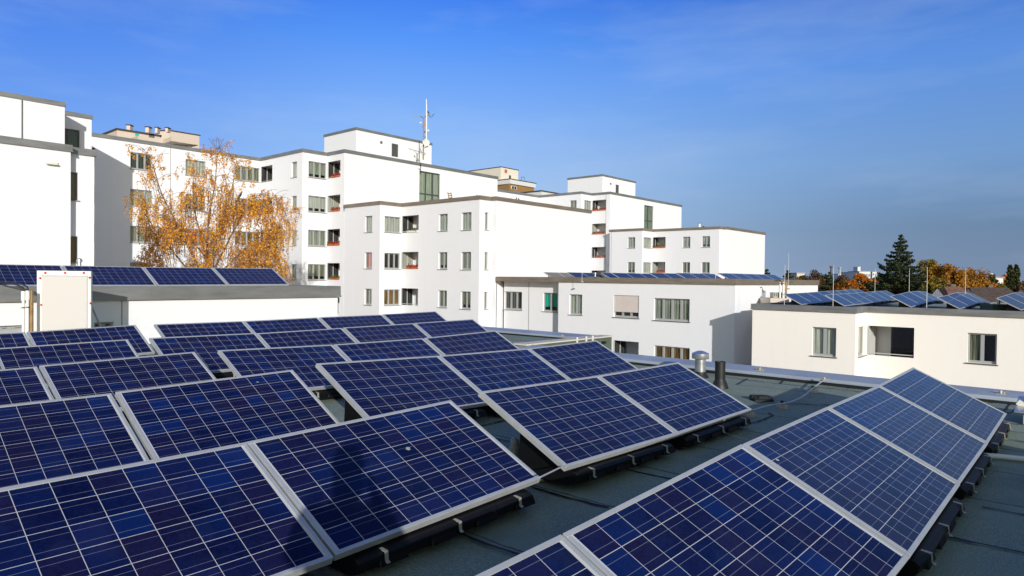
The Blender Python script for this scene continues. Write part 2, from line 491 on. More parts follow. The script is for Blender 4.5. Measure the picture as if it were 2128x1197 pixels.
def ring(mb, poly, d0, d1, z0, z1, skip=()):
    a = offset_poly(poly, d0); b = offset_poly(poly, d1); n = len(poly)
    for i in range(n):
        if i in skip: continue
        j = (i + 1) % n
        A0, A1, B0, B1 = a[i], a[j], b[i], b[j]
        z = lambda p, h: V((p.x, p.y, h))
        mb.quad(z(A0, z0), z(A1, z0), z(A1, z1), z(A0, z1))
        mb.quad(z(A0, z1), z(A1, z1), z(B1, z1), z(B0, z1))
        mb.quad(z(B1, z0), z(B0, z0), z(B0, z1), z(B1, z1))
        mb.quad(z(B0, z0), z(B1, z0), z(A1, z0), z(A0, z0))

def add_window(root, sg, t0, t1, z0, z1, panes=2, cur=('cur_w', 0, 1), frame='frame', inset=.13, sill=True, label=None, glass='glass', transom=None, floor_pane=True):
    f = MB(); w = .068 if t1 - t0 > .5 else .045; dp = .06
    def bar(ta, tb, za, zb, n0=-inset - dp, n1=-inset):
        f.obox(sg.pt(ta, n0, za), sg.d * (tb - ta), sg.o * (n1 - n0), UP * (zb - za))
    bar(t0, t1, z0, z0 + w * 1.5); bar(t0, t1, z1 - w, z1); bar(t0, t0 + w, z0 + w * 1.5, z1 - w); bar(t1 - w, t1, z0 + w * 1.5, z1 - w)
    for k in range(1, panes):
        t = t0 + (t1 - t0) * k / panes
        bar(t - w * .95, t + w * .95, z0 + w * 1.5, z1 - w, -inset - dp, -inset + .012)
    if transom:
        for zt in transom: bar(t0 + w, t1 - w, zt - .04, zt + .04, -inset - dp + .01, -inset + .008)
    wo = f.build('window', M[frame], root)
    if label: wo['label'] = label
    g = MB(); g.obox(sg.pt(t0 + w * .6, -inset - dp * .6, z0 + w), sg.d * (t1 - t0 - w * 1.2), sg.o * .012, UP * (z1 - z0 - w * 1.6))
    g.build('pane', M[glass], wo)
    if cur:
        mat, a, b_, *r = cur if isinstance(cur, tuple) else (cur, 0, 1)
        top = r[0] if r else 0.0
        c = MB(); n = max(4, int((t1 - t0) / .12)); A = t0 + (t1 - t0) * a; B = t0 + (t1 - t0) * b_
        za = z0 + (z1 - z0) * top
        prev = None
        for i in range(n + 1):
            t = A + (B - A) * i / n; nn = -inset - .10 + (.018 if i % 2 else -.018)
            cur_p = (sg.pt(t, nn, za), sg.pt(t, nn, z1))
            if prev: c.quad(prev[0], cur_p[0], cur_p[1], prev[1])
            prev = cur_p
        c.build('curtain', M[mat], wo)
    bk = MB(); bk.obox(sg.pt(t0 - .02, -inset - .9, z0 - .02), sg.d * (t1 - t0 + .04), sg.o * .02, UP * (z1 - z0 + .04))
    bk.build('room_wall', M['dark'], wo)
    if sill:
        s = MB(); s.obox(sg.pt(t0 - .06, -inset, z0 - .045), sg.d * (t1 - t0 + .12), sg.o * (inset + .06), UP * .04)
        s.build('sill', M['sill'] if sill is True else M[sill], wo)
    return wo

def win(root, sg, u0, u1, vt, vb, n=1, pitch=2.8, to_corner=False, curs=None, **kw):
    """a column of windows, n floors down from the one measured"""
    t0, t1, z0, z1 = sg.rect(u0, u1, vt, vb)
    t0 = max(t0, .02); t1 = sg.L - .035 if to_corner else min(t1, sg.L - .02)
    for k in range(n):
        c = (curs[k % len(curs)] if curs else rnd.choice(['cur_w', 'cur_g', 'cur_w', 'cur_y']))
        if isinstance(c, str):
            c = (c, 0, 1, rnd.choice([0, 0, .25])) if c != 'cur_d' else (c, 0, rnd.choice([.4, 1]))
        a, b = z0 - k * pitch, z1 - k * pitch
        sg.holes.append((t0, t1, a, b))
        add_window(root, sg, t0, t1, a, b, cur=c, **kw)
    return t0, t1, z0, z1

LOGG = []
def loggia(root, sg, u0, u1, vt, vb, n=1, pitch=2.8, depth=1.25, back=None, doors=('cur_d', 'cur_g', 'cur_d', 'cur_d')):
    t0, t1, z0, z1 = sg.rect(u0, u1, vt, vb)
    if t0 < 1.2: t0 = .05          # the opening starts right at the inner corner
    for k in range(n):
        a, b = z0 - k * pitch, z1 - k * pitch
        fl = a - .95
        sg.holes.append((t0, t1, a, b, .14))
        L = MB(); R0 = t0 - .0; R1 = t1 + .25
        # side walls, back wall, floor, ceiling of the recess
        p = lambda t, nn, z: sg.pt(t, nn, z)
        n0 = -.145; n1 = -depth
        L.quad(p(R0, n0, fl), p(R0, n0, b + .12), p(R0, n1, b + .12), p(R0, n1, fl))
        L.quad(p(R1, n0, b + .12), p(R1, n0, fl), p(R1, n1, fl), p(R1, n1, b + .12))
        L.quad(p(R0, n1, fl), p(R0, n1, b + .12), p(R1, n1, b + .12), p(R1, n1, fl))
        L.quad(p(R0, n0, b + .12), p(R1, n0, b + .12), p(R1, n1, b + .12), p(R0, n1, b + .12))
        L.quad(p(R1, n0, fl), p(R0, n0, fl), p(R0, n1, fl), p(R1, n1, fl))
        L.quad(p(R1, n0, fl), p(R1, n0, a), p(R0, n0, a), p(R0, n0, fl))
        lo = L.build('loggia', M['white'], root)
        # glazed door in the left side wall of the recess
        d = MB(); x = t0 + .012
        def bar(na, nb, za, zb): d.obox(sg.pt(x, na, za), sg.d * .05, sg.o * (nb - na), UP * (zb - za))
        na, nb = -depth + .08, -.012
        bar(na, nb, fl + .02, fl + .1); bar(na, nb, b, b + .06); bar(na, na + .06, fl + .1, b); bar(nb - .06, nb, fl + .1, b); bar((na + nb) / 2 - .03, (na + nb) / 2 + .03, fl + .1, b)
        do = d.build('balcony_door', M['framew'], lo)
        g = MB(); g.obox(sg.pt(x + .01, na + .05, fl + .1), sg.d * .006, sg.o * (nb - na - .1), UP * (b - fl - .1))
        g.build('door_curtain', M[doors[k % 4]], lo)
        if back:
            g = MB(); xa = t0 + (t1 - t0) * back; g.obox(sg.pt(xa, n1 + .01, fl + .1), sg.d * (t1 + .2 - xa), sg.o * .03, UP * (b - fl)); g.build('rear_glazing', M['darkglass'], lo)
        rl = MB(); rl.tube([sg.pt(t0 + .03, -.07, a + .10), sg.pt(t1 - .03, -.07, a + .10)], .022, 6)
        rl.build('handrail', M['framew'], lo)
        LOGG.append((sg, t0, t1, a, b, k))
    return t0, t1, z0, z1

class Bld:
    def __init__(s, label, start, moves, z, wallmat='white', capmat='cap', cap=.24, close=None, base=GROUND, name='apartment_building'):
        """start: (u, v, Y) of the first roof corner; moves: list of ('a'|'b', u)"""
        P = at_y(*start); P.z = z
        pts = [P]
        for d, u in moves:
            dv = {'a': DA, 'b': DB}[d] if isinstance(d, str) else d
            pts.append(step(pts[-1], dv, u) if not isinstance(u, tuple) else pts[-1] + dv * u[0])
        s.pts = [V((p.x, p.y, 0)) for p in pts]; s.z = z; s.base = base; s.cap = cap
        s.segs = [Seg(s.pts[i], s.pts[i + 1], z) for i in range(len(s.pts) - 1)]
        for i, g in enumerate(s.segs):
            print(label[:20], i, 'L=%.2f' % g.L, 'P=(%.1f,%.1f)' % (g.P.x, g.P.y))
        s.back = close(s.pts) if close else [s.pts[-1] - DB * 13, s.pts[0] - DB * 13]
        s.root = thing(name, (s.pts[0].x, s.pts[0].y, base), label, 'building')
        s.wm = wallmat; s.cm = capmat
    def finish(s, deck='felt', skip=(), deck_z=None, cap_skip=()):
        mb = MB(); top = s.z - s.cap + .02
        for g in s.segs: wall_faces(mb, g, s.base, top)
        poly = s.pts + s.back
        n = len(poly); m = len(s.pts)
        for i in range(m - 1, n):
            a, b = poly[i], poly[(i + 1) % n]
            mb.quad(a + UP * s.base, b + UP * s.base, b + UP * top, a + UP * top)
        mb.build('wall', M[s.wm], s.root)
        c = MB(); ring(c, poly, .06, -.28, s.z - s.cap, s.z, cap_skip)
        # folded drip edge and the sheet joints
        ring(c, poly, .075, .055, s.z - s.cap - .03, s.z - s.cap + .012, cap_skip)
        co = c.build('parapet_cap', M[s.cm], s.root)
        j = MB()
        for g in s.segs:
            k = 1
            while k * 3.0 < g.L:
                j = MB(); j.obox(g.pt(k * 3.0, .061, s.z - s.cap), g.d * .022, g.o * .005, UP * (s.cap + .003)); k += 1
                j.build('sheet_joint', M[s.cm], co)
        dk = MB(); q = offset_poly(poly, -.2); zz = deck_z if deck_z is not None else s.z - .16
        dk.add([V((p.x, p.y, zz)) for p in q], (tuple(range(len(q)))[::-1],))
        dk.build('roof', M[deck], s.root)
        return s

# ================================================================== THE BLOCKS
# --- tall white block in the middle distance (west wing, stepped facade)
E = Bld('tall white apartment block with stepped facade and roof aerial, behind the birch',
        (188, 280, 49.2), [('a', 541), ('b', 629), ('a', 680), ('b', 716), ('a', 1034)], 10.3, close=lambda p: [p[-1] - DB * 14, p[0] - DB * 14])
s0, s1, s2, s3, s4 = E.segs
CW = ['cur_w', 'cur_g', 'cur_w', 'cur_y']
win(E.root, s0, 271, 317, 318.5, 353, n=5, panes=3, curs=['cur_d', 'cur_w', 'cur_g', 'cur_w'], frame='frame')
win(E.root, s0, 385.7, 428, 333, 366, n=5, panes=3, curs=['cur_w', 'cur_g', 'cur_r', 'cur_w'])
win(E.root, s0, 489, 540, 346.5, 376.5, n=5, to_corner=True, panes=4, curs=['cur_y', 'cur_d', 'cur_o', 'cur_w'], frame='frame')
win(E.root, s0, 191, 197.5, 307, 344, n=5, panes=1, curs=['cur_d'], frame='framed', sill=False)
loggia(E.root, s1, 545.5, 566, 344.5, 377.5, n=5)
win(E.root, s1, 605.6, 617, 336.3, 368.5, n=5, panes=1, curs=CW)
win(E.root, s2, 641.5, 677.5, 337, 370.5, n=5, to_corner=True, panes=3, curs=['cur_g', 'cur_w', 'cur_g', 'cur_y'])
loggia(E.root, s3, 682, 707.5, 334.7, 369, n=5)
# tall stairwell glazing
t0, t1, z0, z1 = s4.rect(871.5, 915, 358, 420)
z0 -= 3.0
s4.holes.append((t0, t1, z0, z1))
add_window(E.root, s4, t0, t1, z0, z1, panes=3, cur=('cur_w', 0, 1), frame='framed', sill=False, glass='glassd',
           transom=[z1 - 2.0, z1 - 3.4, z1 - 4.8])
E.finish()
def box_on_roof(bld, start, moves, z, z0, mat='white', name='penthouse', back=6):
    P = at_y(*start); P.z = z; pts = [P]
    for d, u in moves: pts.append(step(pts[-1], {'a': DA, 'b': DB}[d], u))
    pts = [V((p.x, p.y, 0)) for p in pts]
    segs = [Seg(pts[i], pts[i + 1], z) for i in range(len(pts) - 1)]
    backp = [pts[-1] + (pts[0] - pts[1]), ]
    return pts, segs, backp
def penthouse(bld, start, moves, z, zb, door=None, vent=None, mat='white'):
    pts, segs, backp = box_on_roof(bld, start, moves, z, zb)
    mb = MB()
    o = None
    if door:
        sg = segs[1]; t0, t1, za, zb_ = sg.rect(*door)
        sg.holes.append((t0, t1, za, zb_))
    for g in segs: wall_faces(mb, g, zb, z - .2)
    poly = pts + backp
    for i in range(len(pts) - 1, len(poly)):
        a, b = poly[i], poly[(i + 1) % len(poly)]
        mb.quad(a + UP * zb, b + UP * zb, b + UP * (z - .2), a + UP * (z - .2))
    o = mb.build('penthouse', M[mat], bld.root)
    c = MB(); ring(c, poly, .06, -.3, z - .22, z)
    c.add([V((p.x, p.y, z - .1)) for p in poly], (tuple(range(len(poly)))[::-1],))
    c.build('penthouse_cap', M['cap'], o)
    if door:
        d = MB(); d.obox(segs[1].pt(t0, -.12, za), segs[1].d * (t1 - t0), segs[1].o * .05, UP * (zb_ - za))
        d.build('roof_door', M['framed'], o)
        d = MB(); tm = (t0 + t1) / 2; d.obox(segs[1].pt(t1 - .16, -.068, za + 1.0), segs[1].d * .1, segs[1].o * .04, UP * .03); d.build('door_handle', M['steel'], o) if False else None
    if vent:
        t0, t1, za, zb_ = segs[1].rect(*vent)
        d = MB(); d.obox(segs[1].pt(t0, .001, za), segs[1].d * (t1 - t0), segs[1].o * .05, UP * (zb_ - za))
        d.build('vent_grille', M['silld'], o)
    return segs
pe = penthouse(E, (674, 278.5, 0.1 + 62.6), [('b', 740), ('a', 897)], 13.15, 10.0, door=(814, 828, 299, 326), vent=(790, 794, 293.5, 298.5))

# --- lower white block in front of it
D = Bld('white block of middle height with flower-filled loggias, in front of the tall block',
        (716, 430, 54.0), [('b', 790), ('a', 834), ('b', 997), ('a', 1020), ('b', 1031), ('a', 1228)], 5.75,
        capmat='capbrown', close=lambda p: [p[-1] - DB * 15, p[0] + DA * 3 + DB * 1.5])
d0, d1, d2, d3, d4, d5 = D.segs
win(D.root, d0, 758.3, 773.3, 448.9, 482.5, n=5, panes=2, curs=['cur_w', 'cur_r', 'cur_y', 'cur_w'])
win(D.root, d1, 799.5, 833, 450.3, 483.5, n=5, to_corner=True, panes=3, curs=['cur_w', 'cur_d', 'cur_o', 'cur_w'])
loggia(D.root, d2, 837.5, 870, 447.8, 483, n=5)
win(D.root, d2, 911.7, 930, 444.6, 479.8, n=5, panes=2, curs=['cur_w', 'cur_g', 'cur_y', 'cur_w'])
win(D.root, d2, 958.8, 979.5, 441.4, 478, n=5, panes=2, curs=['cur_w', 'cur_g', 'cur_y', 'cur_w'])
win(D.root, d3, 1008, 1015.5, 441.4, 477.5, n=5, panes=1, curs=['cur_w'])
D.finish()

# --- second tall block farther right
G = Bld('distant tall white block with small penthouse and red balcony flowers, right of the middle',
        (1030, 393.6, 77.9), [('a', 1119), ('b', 1208), ('a', 1230), ('b', 1268), ('a', 1416.5)], 10.35,
        close=lambda p: [p[-1] - DB * 14, p[0] - DB * 14])
g0, g1, g2, g3, g4 = G.segs
win(G.root, g1, 1184, 1198, 416.3, 439.5, n=5, panes=2, curs=['cur_g'])
win(G.root, g2, 1214.5, 1229, 416.8, 438.0, n=5, to_corner=True, panes=3, curs=CW)
loggia(G.root, g3, 1231.5, 1259.5, 415.7, 438, n=5, back=.62)
t0, t1, z0, z1 = g4.rect(1338.5, 1358, 427.5, 475)
g4.holes.append((t0, t1, z0 - 2, z1))
add_window(G.root, g4, t0, t1, z0 - 2, z1, panes=2, cur=('cur_g', 0, 1), frame='framed', sill=False, glass='glassd', transom=[z1 - 1.9, z1 - 3.2])
G.finish()
penthouse(G, (1180, 368.4, 86.5), [('b', 1252), ('a', 1320.5)], 12.95, 10.0, door=(1279.5, 1286.5, 384, 402), vent=(1267.5, 1270, 380.5, 383.5))

H = Bld('distant white block of middle height with terracotta flower boxes, right of the distant tall one',
        (1267.5, 478.3, 78.0), [('b', 1335), ('a', 1355.5), ('b', 1495), ('a', 1503), ('b', 1511), ('a', 1590)], 5.78,
        capmat='capbrown', close=lambda p: [p[-1] - DB * 15, p[0] + DA * 3 + DB * 1.5])
h0, h1, h2, h3, h4, h5 = H.segs
win(H.root, h0, 1304.5, 1319.8, 493.2, 515.5, n=4, panes=2, curs=CW)
win(H.root, h1, 1337.6, 1354, 493.6, 515.5, n=4, to_corner=True, panes=2, curs=['cur_w', 'cur_w'])
loggia(H.root, h2, 1357.5, 1383, 492.8, 515.5, n=4, back=.55)
win(H.root, h2, 1418.5, 1434.5, 492.0, 514.6, n=4, panes=2, curs=CW)
win(H.root, h2, 1458.6, 1475.5, 490.9, 513.6, n=4, panes=2, curs=CW)
H.finish()

# --- low block with panels on its roof, straight ahead
F = Bld('low white block with a brown roof edge and a long line of solar panels',
        (1033, 571.5, 47.1), [('b', 1528), ('a', 1700)], .12, capmat='capbrown', cap=.3,
        close=lambda p: [p[-1] - DB * 16, p[0] - DB * 3 + DA * 3])
f0, f1 = F.segs
# the left third of the ground plan is set back under the roof edge
q0 = step(F.pts[0] + DA * .9, DB, 1033); tt = (step(F.pts[0] + UP * 0, DB, 1161) - F.pts[0]).length
Pj = F.pts[0] + DB * tt
fb = Seg(F.pts[0] + DA * .75, Pj + DA * .75, .12)
ff = Seg(Pj, F.pts[1], .12)
win(F.root, fb, 1048, 1084.5, 606, 643.5, n=2, panes=3, curs=['cur_d'])
win(F.root, fb, 1128, 1158.5, 608.5, 647.5, n=2, panes=2, curs=['cur_t', 'cur_w'], label='window with green curtains')
win(F.root, ff, 1183, 1209.6, 611.8, 654, n=2, panes=2, curs=['cur_w'])
t0, t1, z0, z1 = ff.rect(1275, 1327.5, 614, 660)
ff.holes.append((t0, t1, z0, z1))
bw = add_window(F.root, ff, t0, t1, z0, z1, panes=3, cur=('cur_d', 0, 1), sill='silld')
rb = MB(); rb.obox(ff.pt(t0 + .03, -.09, z0 + .32), ff.d * (t1 - t0 - .06), ff.o * .03, UP * (z1 - z0 - .34))
rb.build('roller_blind', M['shadebeige'], bw)
win(F.root, ff, 1358.5, 1433, 620.5, 667, n=1, panes=4, curs=[('cur_g', 0, 1)], sill='silld')
t0, t1, z0, z1 = ff.rect(1358.5, 1433, 720.5, 768)
ff.holes.append((t0, t1, z0, z1)); add_window(F.root, ff, t0, t1, z0, z1, panes=4, cur=('cur_o', 0, 1))
loggia(F.root, ff, 1274, 1327, 709, 755, n=1, depth=1.5, back=.5)
F.segs = [Seg(Pj + DA * .75, Pj, .12)]            # jog (faces away), walls replaced below
F.segs = [fb, ff, f1]
F.finish()
j = MB(); j.quad(Pj + DA * .75 + UP * GROUND, Pj + UP * GROUND, Pj + UP * -.1, Pj + DA * .75 + UP * -.1)
j.quad(F.pts[0] + UP * -.17, Pj + UP * -.17, Pj + DA * .75 + UP * -.17, F.pts[0] + DA * .75 + UP * -.17)
j.build('wall', M['white'], F.root)
# thin expansion joints
j = MB()
for sg, u in ((fb, 1098.7),):
    t, _ = sg.hit(u, 640); j.obox(sg.pt(t, .001, GROUND), sg.d * .03, sg.o * .02, UP * (GROUND * -1 - .2))
j.build('wall_joint', M['sill'], F.root)

# --- R: the low block on the right
Rb = Bld('low cream block close on the right with lightning rods on its roof',
         (1564, 631.6, 32.8), [('b', 1778.6), ('a', 1801), ('b', 2600)], -1.10, wallmat='cream', cap=.24,
         close=lambda p: [p[-1] + DA * 16, p[0] + DA * 16])
r0, r1, r2 = Rb.segs
win(Rb.root, r0, 1687.5, 1737.5, 680.5, 740.5, n=3, panes=2, curs=[('cur_w', 0, 1), ('cur_g', 0, .6), ('cur_w', 0, 1)], sill='silld')
win(Rb.root, r1, 1783.5, 1797.5, 678.5, 740, n=3, to_corner=True, panes=1, curs=[('cur_w', 0, 1)])
loggia(Rb.root, r2, 1806, 1899.5, 679, 741, n=3, depth=1.6, back=.34, doors=('cur_w',) * 4)
win(Rb.root, r2, 2010.5, 2071.5, 693, 755.5, n=3, panes=2, curs=[('cur_y', 0, .5)], sill='silld')
Rb.finish()

# --- A: tall block on the far left
A = Bld('tall white building at the left edge with a higher rear wing',
        (-420, 240, 18.6), [('a', 147)], 5.42, close=lambda p: [p[-1] - DB * 12, p[0] - DB * 12], cap=.26)
# re-anchor so that the corner stands where it is seen
def anchored(u, v, Y, z, leftlen):
    P = at_y(u, v, Y); P = V((P.x, P.y, 0)); return P - DA * leftlen, P
pA0, pA1 = anchored(147, 303.6, 28.5, 5.42, 14)
pB0, pB1 = anchored(134.6, 214.5, 40.3, 10.2, 24)
for o in list(A.root.children): bpy.data.objects.remove(o)
sA = [pA0, pA1, pA1 - DB * .45, pA1 - DB * .45 + DA * 1.02]
A.pts = sA; A.segs = [Seg(sA[i], sA[i + 1], 5.42) for i in range(3)]; A.back = [sA[-1] - DB * 12, pA0 - DB * 12]
A.root.location = (pA0.x, pA0.y, GROUND)
A.z = 5.42
sg = A.segs[2]
for (vt, vb, kk) in ((358, 416, 'cur_p'), (491, 546, 'cur_d')):
    _, z1 = sg.hit(155, vt); _, z0 = sg.hit(155, vb); t1, _ = sg.hit(162, 400)
    sg.holes.append((.05, t1, z0, z1)); add_window(A.root, sg, .05, t1, z0, z1, panes=1, cur=(kk, 0, 1), frame='framed', inset=.08)
A.finish()
# upper, set-back storey
up = [pB0, pB1, pB1 - DB * 2.4, pB1 - DB * 2.4 + DA * 2.13]
us = [Seg(up[i], up[i + 1], 10.2) for i in range(3)]
mb = MB(); sg = us[2]
_, z1 = sg.hit(150, 268.5); _, z0 = sg.hit(150, 309.5); t1, _ = sg.hit(165.5, 290)
_, zs = (0, 0)
sg.holes.append((-.0 + .02, t1, z0, z1))
for g in us: wall_faces(mb, g, GROUND, 9.98)
upb = up + [up[-1] - DB * 9, up[0] - DB * 9]
for i in range(3, 6):
    a, b = upb[i], upb[(i + 1) % 6]
    mb.quad(a + UP * GROUND, b + UP * GROUND, b + UP * 9.98, a + UP * 9.98)
uo = mb.build('rear_wing', M['white'], A.root)
c = MB(); ring(c, upb, .06, -.3, 9.93, 10.2); c.add([V((p.x, p.y, 10.05)) for p in upb], (tuple(range(6))[::-1],)); c.build('rear_cap', M['cap'], uo)
wo = add_window(A.root, sg, .02, t1, z0, z1, panes=2, cur=('cur_d', 0, 1), frame='framed', inset=.08, sill=False)
j = MB(); t, _ = us[0].hit(44.5, 250); j.obox(us[0].pt(t, .001, 3), us[0].d * .06, us[0].o * .03, UP * 6.9); j.build('downpipe', M['silld'], A.root)
lg = A.segs[0]; t, z = lg.hit(111, 340)
l = MB(); l.obox(lg.pt(t - .1, .002, z - .05), lg.d * .22, lg.o * .1, UP * .12); l.obox(lg.pt(t - .28, .06, z - .06), lg.d * .4, lg.o * .12, UP * .06)
l.build('wall_lamp', M['dish'], A.root)

# --- B: neighbouring roof one step higher on the left
pt = lambda D_, E_, z=0: DA * D_ - DB * E_ + UP * z
EB = 16.32
B = Bld('low white storey with grey metal edge behind the acrylic panel stand',
        (0, 590, 10), [('a', (1.0,))], -.27, cap=.28)
for o in list(B.root.children): bpy.data.objects.remove(o)
pb1 = step(pt(4, EB, -.27), DA, 702); pb1.z = 0
B.pts = [pt(-6, EB), pb1]; B.segs = [Seg(B.pts[0], B.pts[1], -.27)]
B.back = [pb1 - DB * 10, pt(-6, EB + 10)]
B.root.location = (B.pts[0].x, B.pts[0].y, GROUND)
bs = B.segs[0]
for (u0, u1, vt, vb, pn) in ((196, 236, 669.5, 684, 2), (-30, 51, 677, 692, 3)):
    t0, t1, z0, z1 = bs.rect(u0, u1, vt, vb); t0 = max(t0, .1)
    bs.holes.append((t0, t1, z0, z1)); add_window(B.root, bs, t0, t1, z0, z1, panes=pn, cur=('cur_g', 0, 1), sill=False, inset=.08)
B.finish()
j = MB(); t, _ = bs.hit(252, 650); j.obox(bs.pt(t, .001, ROOF), bs.d * .02, bs.o * .006, UP * 1.0); j.build('wall_joint', M['sill'], B.root)

def joint(bld, sg, u, v):
    t, _ = sg.hit(u, v); m_ = MB(); m_.obox(sg.pt(t, .001, GROUND), sg.d * .035, sg.o * .012, UP * (bld.z - bld.cap - GROUND - .05)); m_.build('wall_joint', M['sill'], bld.root)
joint(E, s0, 353.5, 400); joint(H, h0, 1270, 520); joint(G, g3, 1258.7, 470)
def small_stack(u, vb, vt, Y, r_, label, mat='whitepipe'):
    a = at_y(u, vb, Y); b = at_y(u, vt, Y); t = thing('vent_stack', (a.x, Y, a.z - .6), label, 'vent pipe')
    m_ = MB(); m_.tube([(a.x, Y, a.z - .6), (a.x, Y, b.z)], r_, 12); m_.build('pipe', M[mat], t, True)
    m_ = MB(); m_.lathe((a.x, Y, b.z - .02), [(r_ * 1.5, 0), (r_ * 1.55, .05), (r_ * 1.2, .09), (.01, .11)], 12); m_.build('cap', M['galv'], t, True)
small_stack(1453.5, 474, 464.5, 84, .14, 'small white vent pipe on the roof of the distant block with terracotta boxes')
small_stack(1462, 474, 469.5, 84, .10, 'tiny dark vent pipe beside the small white one on the distant block', 'black')
small_stack(165, 556, 543, 19.5, .05, 'small metal vent pipe above the panels on the low left roof', 'galv')
# ================================================================== OUR OWN ROOF
own = thing('apartment_building', pt(0, 0, GROUND), 'building with the green felt roof and bluish zinc edge in the foreground', 'building')
P_own = [pt(-9, 18), pt(14.45, 18), pt(14.45, 9.72), pt(11.3, 9.72), pt(11.3, -9), pt(-9, -9)]
dk = MB(); zz = ROOF
# roof deck as a fine, slightly uneven sheet
def deck(poly_fn, d0, d1, e0, e1, stepv):
    nd = int((d1 - d0) / stepv); ne = int((e1 - e0) / stepv)
    vs = []; fs = []
    for i in range(nd + 1):
        for k in range(ne + 1):
            d = d0 + (d1 - d0) * i / nd; e = e0 + (e1 - e0) * k / ne
            h = .006 * math.sin(d * 1.3 + e * .7) + .005 * math.sin(e * 2.1 - d * .6)
            vs.append(pt(d, e, ROOF + h))
    for i in range(nd):
        for k in range(ne):
            a = i * (ne + 1) + k; fs.append((a, a + ne + 1, a + ne + 2, a + 1)[::-1])
    dk.add(vs, fs)
deck(None, -9, 11.3, -9, 9.72, .5); deck(None, -9, 14.45, 9.72, 18, .5)
o = dk.build('roof_membrane', M['felt'], own)
def soft_parapet(mb, p, q, inward):
    """zinc covered kerb: sloping upper sheet and steeper lower sheet"""
    pr = [(-.10, -1.75), (-.10, -1.452), (.0, -1.44), (.33, -1.495), (.36, -1.555), (.35, -1.572)]
    L = (q - p).length; nseg = max(1, int(L / 2.5))
    for k in range(nseg):
        a = p + (q - p) * (k / nseg); b = p + (q - p) * ((k + 1) / nseg)
        for i in range(len(pr) - 1):
            (x0, z0), (x1, z1) = pr[i], pr[i + 1]
            mb.quad(a + inward * x0 + UP * z0, b + inward * x0 + UP * z0, b + inward * x1 + UP * z1, a + inward * x1 + UP * z1)
zp = MB()
soft_parapet(zp, pt(14.45, 18), pt(14.45, 9.75), -DA)
zp.build('parapet', M['zinc'], own)
zp = MB(); soft_parapet(zp, pt(11.3, 9.95), pt(11.3, -9), -DA)
po = zp.build('parapet', M['zinc'], own)
# black strip standing in for the dark gap below the zinc
gp = MB()
for a, b in ((pt(14.03, 18), pt(14.03, 9.3)), (pt(10.88, 9.95), pt(10.88, -9))):
    gp.obox(V((a.x, a.y, ROOF - .01)), b - a, -DA * -.05, UP * .05)
gp.build('dark_gap_strip', M['tar'], own)
for k in range(8):
    jn = MB(); p = pt(11.3, 9.0 - 2.35 * k)
    jn.add([p + DA * -.0 + UP * -1.437, p + DB * .02 + UP * -1.437, p + DB * .02 - DA * .33 + UP * -1.492, p - DA * .33 + UP * -1.492], ((0, 1, 2, 3),))
    jn.build('sheet_joint', M['steel'], po)
# side kerb at the step in the roof (beige cap, felt sides coloured dark for their shade, battens)
k = MB(); ka, kb = pt(11.1, 9.72), pt(14.5, 9.72)
k.obox(V((ka.x, ka.y, ROOF - .4)) - DB * .0, kb - ka, DB * .30, UP * .525)
ko = k.build('roof_step_kerb', M['greenbox'], own)
k = MB(); k.obox(V((ka.x, ka.y, -1.454)) - DB * .03, kb - ka, DB * .36, UP * .03); k.build('kerb_cap', plain('beige_cap', (.62, .56, .47), .6, var=.05), ko)
k = MB()
for s_ in (.55, .66, .74): k.obox(ka + (kb - ka) * s_ + DB * .301 + UP * (ROOF - .3), DA * .05, DB * .02, UP * .5)
k.build('batten', M['whitepipe'], ko)
# outer walls of our building
w = MB()
for i in range(len(P_own)):
    a, b = P_own[i], P_own[(i + 1) % len(P_own)]
    w.quad(a + UP * GROUND, b + UP * GROUND, b + UP * (ROOF - .02), a + UP * (ROOF - .02))
w.build('wall', M['white'], own)
# tar seams between the felt strips
def seam(mb, px, wd=.018, seed=1):
    rg = random.Random(seed)
    pts = [at_z(u, v, ROOF + .012) for u, v in px]
    fine = []
    for a, b in zip(pts, pts[1:]):
        n = max(2, int((b - a).length / .06))
        for i in range(n): fine.append(a.lerp(b, i / n))
    fine.append(pts[-1])
    L = []; 
    for i, p in enumerate(fine):
        d = (fine[min(i + 1, len(fine) - 1)] - fine[max(i - 1, 0)]).normalized(); n = V((-d.y, d.x, 0))
        c = p + n * rg.gauss(0, .003); w_ = wd * (.45 + rg.random() * .8)
        L.append((c + n * w_ / 2, c - n * w_ / 2))
    for (a, b), (c, d) in zip(L, L[1:]): mb.quad(a, c, d, b)
SE = [[(1102, 1010), (1180, 1034), (1264, 1054)], [(954, 1107), (1010, 1130), (1074, 1150), (1150, 1180)], [(985, 888), (1048, 873), (1075, 867)],
      [(1464, 777), (1600, 795), (1740, 808), (1800, 815)], [(1532, 799), (1553, 787)], [(1570, 836), (1640, 839), (1722, 841)],
      [(1540, 880), (1575, 876), (1607, 863), (1598, 857)], [(2041, 1052.6), (2128, 1069), (2200, 1080)], [(1959, 1114.6), (2040, 1130), (2140, 1150)],
      [(2094, 880), (2090, 911.5), (2150, 921)], [(2094, 880), (2150, 883)], [(2054, 836.6), (2128, 839)], [(2086, 855), (2100, 838)],
      [(1052, 700), (1149, 705)], [(1056, 706), (1127, 708.6)], [(1622, 797), (1632, 787)], [(1766, 806), (1774, 799)],
      [(1030, 911), (1060, 917), (1085, 925)], [(1300, 975), (1370, 990), (1440, 1003)]]
for i, s_ in enumerate(SE):
    sm = MB(); seam(sm, s_, .028, i); sm.build('tar_seam', M['tar'], own)

